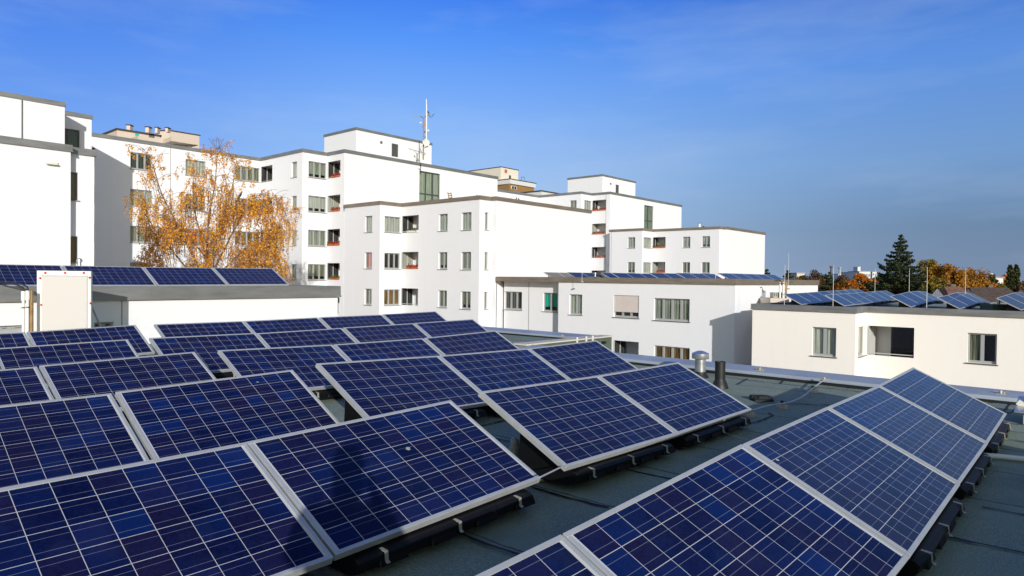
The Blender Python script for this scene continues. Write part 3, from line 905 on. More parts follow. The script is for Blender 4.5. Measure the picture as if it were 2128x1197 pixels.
# ================================================================== SOLAR PANELS
PW, PH, FT = 1.66, .99, .042
TILT = .455
def panel_meshes(h=.17, nclamp=3):
    fr = MB(); lip = .026
    for (x0, y0, x1, y1) in ((0, 0, PW, lip), (0, PH - lip, PW, PH), (0, lip, lip, PH - lip), (PW - lip, lip, PW, PH - lip)):
        fr.box(x0, y0, -FT, x1, y1, 0)
    cs = MB(); cs.box(lip * .8, lip * .8, -.012, PW - lip * .8, PH - lip * .8, -.004)
    bs_ = MB(); bs_.box(lip, lip, -.02, PW - lip, PH - lip, -.0135)
    # ballast tub: a ribbed wedge that fills the space under the panel
    ct, st = math.cos(TILT), math.sin(TILT)
    tb = MB()
    def loc(x, p, q_): return (x, p * ct + q_ * st, -p * st + q_ * ct)
    def plane_q(p): return p * math.tan(TILT) - FT / ct - .004
    x0, x1 = .12, PW - .12
    n = 12
    prof = [(-.045, -.075), (-.02, -.055), (.03, plane_q(.03) - .012), (.54, plane_q(.54)), (.57, plane_q(.57) - .05), (.58, -h), (.05, -h), (-.02, -h + .035)]
    xs = [x0 + (x1 - x0) * i / n for i in range(n + 1)]
    m = len(prof); vs = []
    for i, x in enumerate(xs):
        k = 1.0
        for (p, q_) in prof:
            dp = 0
            if i in (0, n): p_ = .30 + (p - .30) * .93; q_2 = q_ if q_ <= -h + .001 else q_
            else: p_ = p; q_2 = q_
            vs.append(loc(x, p_, q_2 - (.012 if i in (0, n) and q_2 > -h + .01 else 0)))
    fs = []
    for i in range(n):
        for k_ in range(m):
            a = i * m + k_; b_ = i * m + (k_ + 1) % m
            fs.append((a, a + m, b_ + m, b_))
    fs.append(tuple(range(m))); fs.append(tuple(n * m + i for i in range(m))[::-1])
    tb.add(vs, fs)
    # ribs standing out of the front
    for i in range(4):
        xa = x0 + .12 + i * .37
        for (xa_, xb_, pz0, pz1, out) in ((xa, xa + .20, -h + .03, -.080, .085), (xa + .03, xa + .17, -h + .055, -.062, .07)):
            v8 = [loc(xa_, -out + .04, pz0), loc(xb_, -out + .04, pz0), loc(xb_, .07, pz0), loc(xa_, .07, pz0),
                  loc(xa_ + .015, -out + .055, pz1), loc(xb_ - .015, -out + .055, pz1), loc(xb_ - .015, .07, pz1 + .01), loc(xa_ + .015, .07, pz1 + .01)]
            tb.add(v8, ((0, 3, 2, 1), (4, 5, 6, 7), (0, 1, 5, 4), (1, 2, 6, 5), (2, 3, 7, 6), (3, 0, 4, 7)))
    cl = MB()
    def L2(x, p, q_): return V(loc(x, p, q_))
    for a, b_ in (((.05, -.048), (-.05, -.056)), ((-.05, -.056), (-.054, -.108)), ((-.054, -.108), (-.070, -.112))):
        A_ = L2(0, *a); B_ = L2(0, *b_); d = (B_ - A_); nn = V((1, 0, 0)).cross(d).normalized() * .005
        cl.obox(A_ - V((.011, 0, 0)), V((.022, 0, 0)), d, nn)
    return fr, cs, bs_, tb, cl
fr_, cs_, bs__, tb_, cl_ = panel_meshes()
PROTO = {}
def proto(name, mb, mat, sm=False, bev=0):
    o = mb.build(name, mat, None, local=True, smooth=sm, bevel=bev)
    me = o.data
    if bev:
        o.modifiers.clear()
        import bmesh
        bm = bmesh.new(); bm.from_mesh(me); bmesh.ops.bevel(bm, geom=bm.edges[:], offset=bev, segments=1, affect='EDGES'); bm.to_mesh(me); bm.free()
    bpy.data.objects.remove(o)
    return me
ME = {'frame': proto('frame', fr_, M['alu'], bev=.0015), 'cell_sheet': proto('cell_sheet', cs_, M['cell']), 'back_sheet': proto('back_sheet', bs__, M['whitepipe']),
      'ballast_tub': proto('ballast_tub', tb_, M['tub'], bev=.004), 'clamp': proto('clamp', cl_, M['steel'])}
def make_panel(q, label, group, tint=.3, clamps=3):
    yaw, tilt, rs, ox, oy, oz = q
    d = V((math.sin(yaw) * math.cos(rs), math.cos(yaw) * math.cos(rs), math.sin(rs)))
    e = V((-math.cos(yaw), math.sin(yaw), 0))
    up = d.cross(e)
    if up.z < 0: up = -up
    s_ = e * math.cos(tilt) + up * math.sin(tilt)
    nz = d.cross(s_)
    if nz.z < 0: nz = -nz
    r = bpy.data.objects.new('solar_panel', None); COL.objects.link(r)
    r.matrix_world = Matrix(((d.x, s_.x, nz.x, ox), (d.y, s_.y, nz.y, oy), (d.z, s_.z, nz.z, oz), (0, 0, 0, 1)))
    r.empty_display_size = .2
    tag(r, label, 'solar panel', group)
    for nm in ('frame', 'cell_sheet', 'back_sheet', 'ballast_tub'):
        if nm == 'back_sheet' and clamps == 0: continue
        c_ = bpy.data.objects.new(nm, ME[nm]); COL.objects.link(c_); c_.parent = r
        if nm == 'cell_sheet': c_.color = (tint, .7 if clamps == 0 else 0, 0, 1)
    for i in range(clamps):
        c_ = bpy.data.objects.new('clamp', ME['clamp']); COL.objects.link(c_); c_.parent = r
        c_.location = (.28 + i * .55, 0, 0)
    return r
FIT = {"A1": [0.715, 0.445, 0.019, -0.873, 3.377, -1.406], "A0": [0.709, 0.45, -0.0, -1.959, 2.097, -1.409], "B1": [0.729, 0.453, -0.022, 0.404, 4.811, -1.348], "B2": [0.727, 0.451, -0.005, 1.524, 6.066, -1.384], "C1": [0.712, 0.459, -0.032, -1.292, 6.144, -1.312], "C2": [0.72, 0.458, -0.019, -0.204, 7.416, -1.366], "C3": [0.718, 0.46, 0.005, 0.906, 8.68, -1.399], "M31": [0.709, 0.459, -0.024, -2.971, 7.745, -1.37], "M32": [0.732, 0.455, -0.004, -1.882, 9.014, -1.407], "M33": [0.745, 0.456, 0.022, -0.749, 10.264, -1.411], "M21": [0.709, 0.468, -0.01, -4.658, 9.299, -1.381], "M22": [0.728, 0.459, 0.007, -3.574, 10.567, -1.397], "M23": [0.733, 0.462, 0.006, -2.449, 11.821, -1.383], "M24": [0.739, 0.463, 0.011, -1.318, 13.069, -1.37], "M11": [0.719, 0.458, -0.005, -5.742, 11.459, -1.332], "M12": [0.727, 0.458, 0.008, -4.64, 12.719, -1.341], "M13": [0.736, 0.463, 0.002, -3.516, 13.974, -1.329], "M14": [0.734, 0.473, 0.012, -2.38, 15.221, -1.325], "L22": [0.737, 0.456, 0.022, -2.72, 5.153, -1.444], "L21": [0.727, 0.455, 0.005, -3.845, 3.892, -1.459], "L32": [0.717, 0.44, 0.016, -4.434, 6.695, -1.423], "L31": [0.716, 0.433, 0.011, -5.539, 5.426, -1.443], "L41": [0.726, 0.456, 0.015, -6.294, 8.434, -1.455], "L52": [0.726, 0.451, 0.026, -7.327, 10.502, -1.403], "L51": [0.723, 0.45, 0.003, -8.444, 9.239, -1.41], "R1": [0.772, 0.44, 0.059, 0.886, 2.22, -1.494], "R0": [0.723, 0.457, 0.016, -0.213, 0.956, -1.524], "R2": [0.715, 0.447, -0.003, 2.075, 3.451, -1.407], "R3": [0.712, 0.442, -0.011, 3.195, 4.749, -1.414], "R4": [0.715, 0.439, 0.013, 4.302, 6.033, -1.429], "U3": [0.734, 0.449, 0.006, -8.249, 15.659, -0.252], "U4": [0.738, 0.45, 0.006, -7.126, 16.904, -0.237]}
ORD = ['first', 'second', 'third', 'fourth', 'fifth', 'sixth', 'seventh', 'eighth']
ROWS = [
 ('A0 A1', 'nearest left row, under the photographer\'s shadow', [.10, .28]),
 ('B1 B2', 'middle foreground pair of panels', [.75, .80]),
 ('L21 L22', 'second left row, just behind the shadowed one', [.12, .02]),
 ('L31 L32', 'third row on the left', [.25, .55]),
 ('L41', 'fourth row on the left', [.35]),
 ('L51 L52', 'last left row, before the acrylic panel stand', [.35, .25]),
 ('C1 C2 C3', 'row right behind the middle pair', [.70, .25, .85]),
 ('M31 M32 M33', 'middle row of the left centre, three panels long', [.5, .1, .7]),
 ('M21 M22 M23 M24', 'second farthest row of panels, left of centre', [.45, .6, .5, .2]),
 ('M11 M12 M13 M14', 'farthest row of panels, against the white wall', [.5, .15, .6, .5]),
 ('R0 R1 R2 R3 R4', 'long row at the lower right', [.15, .05, .75, .45, .6]),
]
GRP = 'solar panels on the foreground roof'
for names, where, tints in ROWS:
    ns = names.split()
    for i, n in enumerate(ns):
        q = list(FIT[n])
        lab = ('%s from the left in the %s' % (ORD[i], where)) if len(ns) > 1 else 'solar panel alone in the %s' % where
        pr_ = make_panel(q, lab, GRP, tints[i])
        if n in ('A1', 'R2', 'L22'):
            rg = random.Random(len(n) + ord(n[0])); bd = MB(); cx_, cy_ = {'A1': (.93, .60), 'R2': (.10, .80), 'L22': (1.22, .86)}[n]
            sz = {'A1': .02, 'R2': .014, 'L22': .011}[n]
            pl = [(cx_ + math.cos(t_ * .5236) * sz * (.5 + .7 * rg.random()) * 1.3, cy_ + math.sin(t_ * .5236) * sz * (.4 + .6 * rg.random()), -.0025) for t_ in range(12)]
            bd.add([(cx_, cy_, -.0015)] + pl, [(0, k_ + 1, (k_ + 1) % 12 + 1) for k_ in range(12)])
            bd.build('bird_dropping', M['pvc'], pr_, local=True)
q = list(FIT['L41']); dd = V((math.sin(q[0]), math.cos(q[0]), 0)) * 1.68
q[3] -= dd.x; q[4] -= dd.y
make_panel(q, 'solar panel cut by the left picture edge in the fourth row on the left', GRP, .4)
# row behind and to the right of the camera that shades the walkway
for i in range(6):
    p = pt(-3.0 + 1.68 * i, -1.5)
    make_panel([YAW + 0.0, .455, 0, p.x, p.y, -1.41], '%s panel of the row outside the picture, behind and right of the viewpoint' % ORD[i], GRP, .4)
# the row on the neighbouring roof at the left
GU = 'solar panels on the low roof at the left'
base = FIT['U3']; dd = V((math.sin(.734), math.cos(.734), 0)) * 1.68
for i, k in enumerate((-3, -2, -1)):
    q = list(base); q[3] += dd.x * k; q[4] += dd.y * k; q[2] = 0
    if k == -3: q[3] -= .12 * DB.x; q[4] -= .12 * DB.y
    make_panel(q, '%s panel from the left on the low roof behind the acrylic panel stand' % ORD[i], GU, .45, 1)
make_panel(FIT['U3'], 'blue panel on the low left roof, second from its right end', GU, .12, 1)
make_panel(FIT['U4'], 'panel at the right end of the row on the low left roof', GU, .45, 1)

def row_on(prefix, blu, blv, z, n, group, where, yaw=YAW, bumps=None, tilt=.455, tint=.7):
    """a row of n panels whose lower left corner is seen at (blu, blv) at height z"""
    rr_ = ray(blu, blv); P = rr_ * (z / rr_.dot(DA)); d = V((math.sin(yaw), math.cos(yaw), 0))
    for i in range(n):
        b0 = bumps[i] if bumps else 0; b1 = bumps[i + 1] if bumps else 0
        rs = math.asin(max(-.2, min(.2, (b1 - b0) / 1.68)))
        make_panel([yaw, tilt, rs, P.x, P.y, P.z + b0], '%s panel in the %s' % (ORD[i], where), group, tint, 0)
        P = P + d * 1.68 * math.cos(rs)
GF = 'solar panels on the low block straight ahead'
aF = F.pts[0].dot(DA) + .75; aR0 = Rb.pts[0].dot(DA) + .8; aR2 = Rb.pts[2].dot(DA) + .8
FR_ = [(1149.6, 578.3, aF + 2.2, 2, 'leftmost row'), (1200.4, 579.5, aF + .6, 2, 'second row'), (1273.7, 581, aF + .3, 1, 'third, one-panel row'),
       (1295.5, 581.6, aF, 3, 'fourth row'), (1376.6, 582.4, aF, 2, 'fifth row'), (1433.8, 583, aF, 3, 'sixth row'), (1524, 584, aF, 5, 'long rightmost row')]
for (u, v, Y, n, nm) in FR_:
    row_on('F', u, v, Y, n, GF, nm + ' on the brown-edged roof', tint=.75)
GR = 'solar panels on the low block at the right'
RR = [(1666.4, 632.4, aR0, 8, 'leftmost row', [0, .02, .04, .07, .10, .12, .14, .15, .15], YAW),
      (1756, 635.2, aR0, 7, 'second row', [0, .02, .03, .05, .08, .10, .12, .12], YAW),
      (1894.3, 637.5, aR2, 4, 'third row', [0, .08, .17, .20, .16], YAW + .03),
      (1995.8, 641.5, aR2, 4, 'humped fourth row', [0, .09, .2, .19, .10], YAW + .07),
      (2124, 643.8, aR2, 3, 'row cut by the right picture edge', [0, .1, .2, .2], YAW + .09)]
for (u, v, Y, n, nm, bu, yw) in RR:
    row_on('R', u, v, Y, n, GR, nm + ' on the cream block roof', yaw=yw, bumps=bu, tint=.95, tilt=.50)

# ================================================================== THINGS ON OUR ROOF
def base_at(u, v): return at_z(u, v, ROOF)
p = base_at(1455, 783)
t = thing('vent_cowl', p, 'galvanised round ventilation cowl with a flat conical cap, beside the black pipe', 'vent cowl')
m_ = MB(); m_.lathe(p, [(.088, -.02), (.088, .30)], 24); m_.lathe(p, [(.091, .12), (.091, .135)], 24); m_.build('shaft', M['galv'], t, True)
m_ = MB(); m_.lathe(p, [(.135, .30), (.138, .305), (.138, .385), (.13, .392), (.05, .425), (.01, .432)], 28); m_.lathe(p, [(.07, .27), (.09, .31)], 16); m_.build('cap', M['galv'], t, True)
m_ = MB(); m_.lathe(p, [(.14, -.01), (.12, .03), (.092, .07), (.09, .09)], 24); m_.build('collar', M['black'], t, True)
p = base_at(1496, 807)
t = thing('vent_pipe', p, 'short black vent pipe with a flared foot standing on the green felt', 'vent pipe')
m_ = MB(); m_.lathe(p, [(.074, .08), (.074, .375), (.078, .378), (.078, .395), (.066, .397), (.064, .34)], 24); m_.build('pipe', M['black'], t, True)
m_ = MB(); m_.lathe(p, [(.125, -.01), (.118, .03), (.10, .08), (.078, .125), (.0745, .14)], 24); m_.build('flared_foot', M['black'], t, True)
p = base_at(1069, 968)
t = thing('vent_pipe', p, 'small grey plastic vent pipe with a domed cap between the panels', 'vent pipe')
m_ = MB(); m_.lathe(p, [(.042, -.01), (.042, .15)], 20); m_.build('pipe', M['pvc'], t, True)
m_ = MB(); m_.lathe(p, [(.047, .135), (.047, .16), (.041, .165), (.040, .20), (.034, .225), (.02, .24), (.004, .245)], 20); m_.build('domed_cap', M['pvc'], t, True)
# cable with its feet
cab = [(1562, 853), (1600, 842), (1640, 836), (1668, 824), (1690, 806), (1712, 790)]
cp = [at_z(u, v, ROOF + .085) for u, v in cab]; cp[-1] = at_z(1713, 789, -1.48)
def smooth_path(pts, n=6):
    out = []
    for i in range(len(pts) - 1):
        p0 = pts[max(i - 1, 0)]; p1 = pts[i]; p2 = pts[i + 1]; p3 = pts[min(i + 2, len(pts) - 1)]
        for k in range(n):
            t = k / n
            out.append(.5 * ((2 * p1) + (p2 - p0) * t + (2 * p0 - 5 * p1 + 4 * p2 - p3) * t * t + (3 * p1 - p0 - 3 * p2 + p3) * t ** 3))
    out.append(pts[-1]); return out
m_ = MB(); m_.tube(smooth_path(cp), .009, 8)
tag(m_.build('lightning_cable', M['alu'], None, True), 'thin aluminium lightning cable running over three feet to the zinc roof edge', 'cable')
for i, (u, v, l) in enumerate(((1689, 816, 'concrete cable foot nearest the zinc roof edge'), (1625, 849, 'middle concrete cable foot, right of the black felt lump'), (1556, 866, 'concrete cable foot at the corner of the middle pair of panels'))):
    p = base_at(u, v)
    t = thing('cable_block', p, l, 'cable block', 'feet carrying the lightning cable')
    m_ = MB(); m_.lathe(p, [(.075, -.01), (.08, .01), (.072, .045), (.05, .07)], 14); m_.build('foot', M['concrete'], t, True)
    m_ = MB(); m_.lathe(p, [(.02, .06), (.02, .09), (.012, .1)], 10); m_.build('clip', M['tub'], t, True)
p = base_at(1583, 834)
t = MB(); rg = random.Random(3)
for k in range(12): t.bbox(p.x - .14 + rg.random() * .2, p.y - .1 + rg.random() * .12, ROOF, p.x - .06 + rg.random() * .22, p.y + .02 + rg.random() * .1, ROOF + .03 + rg.random() * .05, .008)
tag(t.build('felt_lump', M['tar']), 'black lump of burnt roofing felt on the green roof by the cable', 'roofing scrap')
# clamps on the zinc edge
for i, (u, v, z, l) in enumerate(((1168, 699, -1.46, 'shiny clamp on the far zinc edge left of the roof step'), (1093, 716.5, -1.46, 'shiny clamp at the inner corner of the roof step'), (1579, 769, -1.47, 'shiny clamp on the zinc edge between the black pipe and the cable'),
                               (1713, 790, -1.49, 'clamp on the zinc edge where the cable ends'), (2080, 818, -1.47, 'shiny clamp on the zinc edge at the far right'))):
    p = at_z(u, v, z)
    t = thing('cable_clamp', p, l, 'clamp', 'clamps on the zinc roof edge')
    m_ = MB(); m_.obox(p + DB * -.06 + DA * -.02 + UP * -.012, DB * .12, DA * .05, UP * .012); m_.build('base_plate', M['steel'], t)
    m_ = MB(); m_.lathe(p + DB * .0, [(.018, 0), (.018, .03), (.012, .045)], 8); m_.lathe(p + DB * .035, [(.01, 0), (.01, .022)], 8); m_.build('bolt', M['steel'], t, True)
    m_ = MB(); m_.tube([p + DB * -.09 + UP * .02, p + DB * .09 + UP * .028], .006, 6); m_.build('wire_stub', M['steel'], t, True)
a = base_at(2036, 953) + UP * .03; b = base_at(2300, 974) + UP * .03
m_ = MB(); m_.tube([a.lerp(b, k / 6) + UP * (.003 * math.sin(k * 2)) for k in range(7)], .024, 12)
tag(m_.build('cable_conduit', M['whitepipe'], None, True), 'grey plastic conduit lying on the felt at the right edge', 'conduit')
a = at_y(1122, 992, 4.40); b = at_y(1163, 972, 4.75)
m_ = MB(); m_.tube([a, b + (b - a) * .15], .006, 8)
tag(m_.build('brace_rod', M['alu'], None, True), 'thin aluminium rod bridging the gap between the shadowed row and the middle pair', 'rod')
# metal hood at the right edge
p = base_at(2150, 872)
t = thing('metal_hood', p, 'sloping sheet-metal hood at the right picture edge near the zinc roof edge', 'metal hood')
m_ = MB(); c0 = at_z(2107, 857, -1.44)
m_.obox(c0, DB * .9, DA * .55 + UP * .10, UP * .02); m_.build('cover', M['galv'], t)
m_ = MB(); m_.obox(c0 + DB * .08 + DA * .06 - UP * .14, DB * .7, DA * .4, UP * .13); m_.build('base', M['pvc'], t)
m_ = MB(); c1 = at_z(2118, 833, -1.33); m_.obox(c1 - DB * .03 - UP * .04, DB * .07 + UP * -.05, DA * .05, UP * .05 + DB * .03); m_.build('bracket', M['dish'], t)
m_ = MB(); m_.tube(smooth_path([at_z(2093, 858, -1.47), at_z(2102, 857, -1.5), at_z(2110, 848, -1.45), at_z(2116, 838, -1.36)]), .007, 6)
tag(m_.build('hood_cable', M['rubber'], None, True), 'short dark cable looping from the last panel to the metal hood', 'cable')

# acrylic panel stand at the left
Yb = 12.9
bl = at_y(78, 563.5, Yb); br = at_y(190, 563.5, Yb)
t = thing('acrylic_panel_stand', (bl.x, Yb, ROOF), 'upright white board with a milky acrylic front held by red-capped screws', 'panel stand')
x0, x1, zt = bl.x, br.x, bl.z
m_ = MB(); m_.box(x0 + .01, Yb + .012, ROOF, x1 - .01, Yb + .05, zt); m_.build('backing_board', M['whitepipe'], t)
m_ = MB(); m_.tube([(x0 + .15, Yb + .05, zt - .4), (x0 + .15, Yb + .9, ROOF)], .02, 8); m_.tube([(x1 - .15, Yb + .05, zt - .4), (x1 - .15, Yb + .9, ROOF)], .02, 8); m_.build('rear_strut', M['alu'], t, True)
fw = .11
m_ = MB()
m_.box(x0, Yb - .02, zt - fw * .75, x1, Yb + .01, zt + .012); m_.box(x0, Yb - .02, ROOF, x0 + fw * .9, Yb + .01, zt - fw * .75); m_.box(x1 - fw * .55, Yb - .02, ROOF, x1, Yb + .01, zt - fw * .75)
m_.build('front_frame', M['whitepipe'], t, bevel=.004)
m_ = MB(); m_.bbox(x0 + fw * .9 + .004, Yb - .035, ROOF + .02, x1 - fw * .55 - .004, Yb + .008, zt - fw * .75 - .004, .012); m_.build('acrylic_sheet', M['plexi'], t)
m_ = MB()
for u, v in ((95, 567), (136, 567), (175, 567), (84.5, 578), (187, 577), (87, 633.5), (189, 630)):
    c = at_y(u, v, Yb - .02)
    m_.tube([c, c - V((0, .02, 0)), c - V((0, .028, 0))], [.019, .019, .009], 10)
m_.build('red_screw_caps', M['redcap'], t, True)
# pipes and hose bundle beside it
def vpipe(name, u, v0, v1, Y, r, mat, label, cat, hose=None, zfoot=ROOF):
    a = at_y(u, v0, Y); 
    t = thing(name, (a.x, Y, zfoot), label, cat)
    m_ = MB(); m_.tube([(a.x, Y, zfoot), (a.x, Y, a.z)], r, 12); m_.build('pipe', M[mat], t, True)
    if mat == 'whitepipe':
        m_ = MB(); m_.tube([(a.x, Y, a.z - .18), (a.x, Y, a.z)], r + .012, 12); m_.build('sleeve', M['whitepipe'], t, True)
        m_ = MB(); m_.tube([(a.x, Y, a.z - .32), (a.x, Y, a.z - .30)], r + .006, 12); m_.build('strap', M['rubber'], t, True)
    if hose:
        m_ = MB(); m_.tube(smooth_path([V((a.x, Y, a.z - .05)), V((a.x, Y, a.z + .05)), *[at_y(uu, vv, yy) for uu, vv, yy in hose]]), r * .62, 10); m_.build('hose', M['rubber'], t, True)
    return t
vpipe('hose_riser', 48.5, 605, 690, 12.6, .024, 'whitepipe', 'left white riser pipe with a black hose bending away from its top', 'pipe', [(40, 594, 12.7), (22, 590, 13.0), (-30, 594, 13.4)])
vpipe('hose_riser', 57.5, 604, 690, 12.55, .024, 'whitepipe', 'white riser pipe with a black hose, standing next to the wooden post', 'pipe', [(52, 594, 12.7), (34, 589, 13.0), (-30, 588, 13.6)])
a = at_y(64, 603, 12.6)
m_ = MB(); m_.bbox(a.x - .02, 12.58, ROOF, a.x + .035, 12.63, a.z, .004); tag(m_.build('wooden_post', M['wood']), 'thin wooden post between the white riser pipes and the acrylic stand', 'post')

# ================================================================== THINGS ON OTHER ROOFS
def rod(u, vt, vb, Y, label, grp):
    if Y < 0:
        rr_ = ray(u, vb); Y = (rr_ * (-Y / rr_.dot(DA))).y
    a = at_y(u, vb, Y); b = at_y(u, vt, Y)
    t = thing('lightning_rod', (a.x, a.y, a.z), label, 'lightning rod', grp)
    zt = b.z
    m_ = MB(); m_.tube([(a.x, a.y, a.z - .15), (a.x, a.y, a.z + (zt - a.z) * .6), (a.x, a.y, zt)], [.011, .009, .006], 8); m_.build('rod', M['whitepipe'], t, True)
    m_ = MB(); m_.lathe((a.x, a.y, a.z - .16), [(.10, 0), (.10, .05), (.03, .08)], 12); m_.build('foot', M['concrete'], t, True)
g_ = 'lightning rods on the roof of the cream block'
rod(1638, 526, 596, 41, 'tallest thin rod, standing by the right end of the panels straight ahead', g_)
rod(1630, 551, 631.5, -(aR0 - .35), 'thin white rod at the left end of the cream block roof', g_)
rod(1731, 552, 634.5, -(aR0 - .35), 'thin white rod in front of the second panel row of the cream block', g_)
rod(1818, 558, 612, 38, 'thin rod in front of the orange trees left of the dark conifer', g_)
rod(1889, 558, 616, 36, 'thin rod in front of the dark conifer trunk', g_)
rod(1925.7, 555, 639.5, -(aR2 - .35), 'thin white rod in front of the third panel row, right of the conifer', g_)
rod(2006, 558, 616, 33, 'thin rod in front of the golden willow', g_)
rod(1487, 540, 584, 37, 'thin rod among the panels of the brown-edged roof', 'lightning rods on the low block straight ahead')
rod(1209.5, 564, 581, 41, 'short rod at the left panels of the brown-edged roof', 'lightning rods on the low block straight ahead')
def vent_unit(u0, u1, vt, vb, Y, cowl, pipe, label, bend=False):
    a = at_y(u0, vb, Y); b = at_y(u1, vt, Y)
    t = thing('vent_housing', (a.x, Y, a.z - .3), label, 'roof vent')
    m_ = MB(); m_.bbox(a.x, Y, a.z - .4, b.x, Y + .8, b.z, .02); m_.build('housing', M['greenbox'], t)
    c = at_y(cowl[0], cowl[1], Y + .4); h = (b.z, c.z)
    m_ = MB(); m_.lathe((c.x, Y + .4, 0), [(.06, h[0] - .05), (.06, h[1] - .1), (.12, h[1] - .1), (.12, h[1] - .02), (.03, h[1])], 14); m_.build('cowl', M['galv'], t, True)
    d = at_y(pipe[0], pipe[1], Y + .4)
    m_ = MB()
    if bend: m_.tube(smooth_path([V((c.x + .1, Y + .4, c.z - .12)), V(((c.x + d.x) / 2, Y + .4, c.z - .12)), V((d.x, Y + .4, d.z)), V((d.x + .03, Y + .4, b.z - .1))]), .07, 10)
    else: m_.tube([(d.x, Y + .4, b.z - .05), (d.x, Y + .4, d.z)], .07, 12)
    m_.build('black_pipe', M['black'], t, True)
vent_unit(2062, 2101, 633, 645, 29.3, (2075.5, 620), (2096, 620), 'green felt-clad vent box with a silver cowl and a black pipe on the cream block')
vent_unit(1222, 1255, 575, 583, 43.0, (1237, 566), (1248, 574), 'green felt-clad vent box with a silver cowl and bent black duct on the brown-edged roof', True)
# pipes and box at the left end of the cream block's roof
a = at_y(1601, 628, 36.5); b = at_y(1640, 620, 36.5)
m_ = MB(); m_.box(a.x, 36.5, a.z - 1, b.x, 38.0, b.z)
tag(m_.build('stair_head', M['beige']), 'low beige wall box at the left end of the cream block roof', 'roof box')
a = at_y(1607, 619, 37); b = at_y(1635, 608, 37)
t = thing('air_unit', (a.x, 37, a.z), 'grey louvred air unit under the rusty pipes', 'air unit')
m_ = MB(); m_.bbox(a.x, 37, a.z, b.x, 37.5, b.z, .01); m_.build('casing', M['pvc'], t)
m_ = MB()
for k in range(7): m_.box(a.x + .04 + k * .1, 36.975, a.z + .08, a.x + .08 + k * .1, 37.0, b.z - .03)
m_.build('louvre', M['greenbox'], t)
for i, (u, r, mt, lab) in enumerate(((1621, .05, 'whitepipe', 'left of the three rusty white flue pipes rising above the louvred air unit'), (1628, .06, 'whitepipe', 'middle of the three rusty white flue pipes above the louvred air unit'), (1634, .05, 'wood', 'rust-brown flue pipe at the right of the pipe bundle'))):
    a = at_y(u, 586, 36.9); b = at_y(u, 617, 36.9)
    t = thing('flue_pipe', (b.x, 36.9, b.z), lab, 'pipe', 'flue pipes at the left end of the cream block roof')
    m_ = MB(); m_.tube([(b.x, 36.9, b.z - .3), (a.x, 36.9, a.z)], r, 10); m_.build('pipe', M[mt], t, True)
    m_ = MB(); m_.tube([(a.x, 36.9, a.z - .12), (a.x, 36.9, a.z - .03)], r + .012, 10); m_.build('rusty_band', M['wood'], t, True)
a = at_y(1597, 585, 36.9)
m_ = MB(); m_.tube(smooth_path([at_y(1611, 584.5, 36.9), at_y(1615, 582.3, 36.9), at_y(1620, 582.5, 36.9), at_y(1623, 586, 36.9), at_y(1624, 592, 36.9)]), .035, 8)
tag(m_.build('black_hose', M['rubber'], None, True), 'black hose arching out of the rusty flue pipes', 'hose')
# ladder and bits on the roof of the middle block
t0l = at_y(932, 400, 50); 
def ladder():
    a = at_y(936, 417, 50.5); t = thing('ladder', a, 'short wooden ladder leaning at the roof edge below the stairwell glazing', 'ladder')
    p0, p1 = at_y(930.5, 399.5, 50.5), at_y(934, 416.5, 50.5); q0, q1 = at_y(937, 400, 50.3), at_y(940.5, 416, 50.3)
    for a_, b_ in ((p0, p1), (q0, q1)):
        m_ = MB(); m_.tube([a_, b_ + (b_ - a_) * .4], .04, 6); m_.build('rail', M['wood'], t)
    for k in range(4):
        s_ = .16 + k * .26; m_ = MB(); m_.tube([p0.lerp(p1, s_), q0.lerp(q1, s_)], .032, 6); m_.build('rung', M['wood'], t)
ladder()
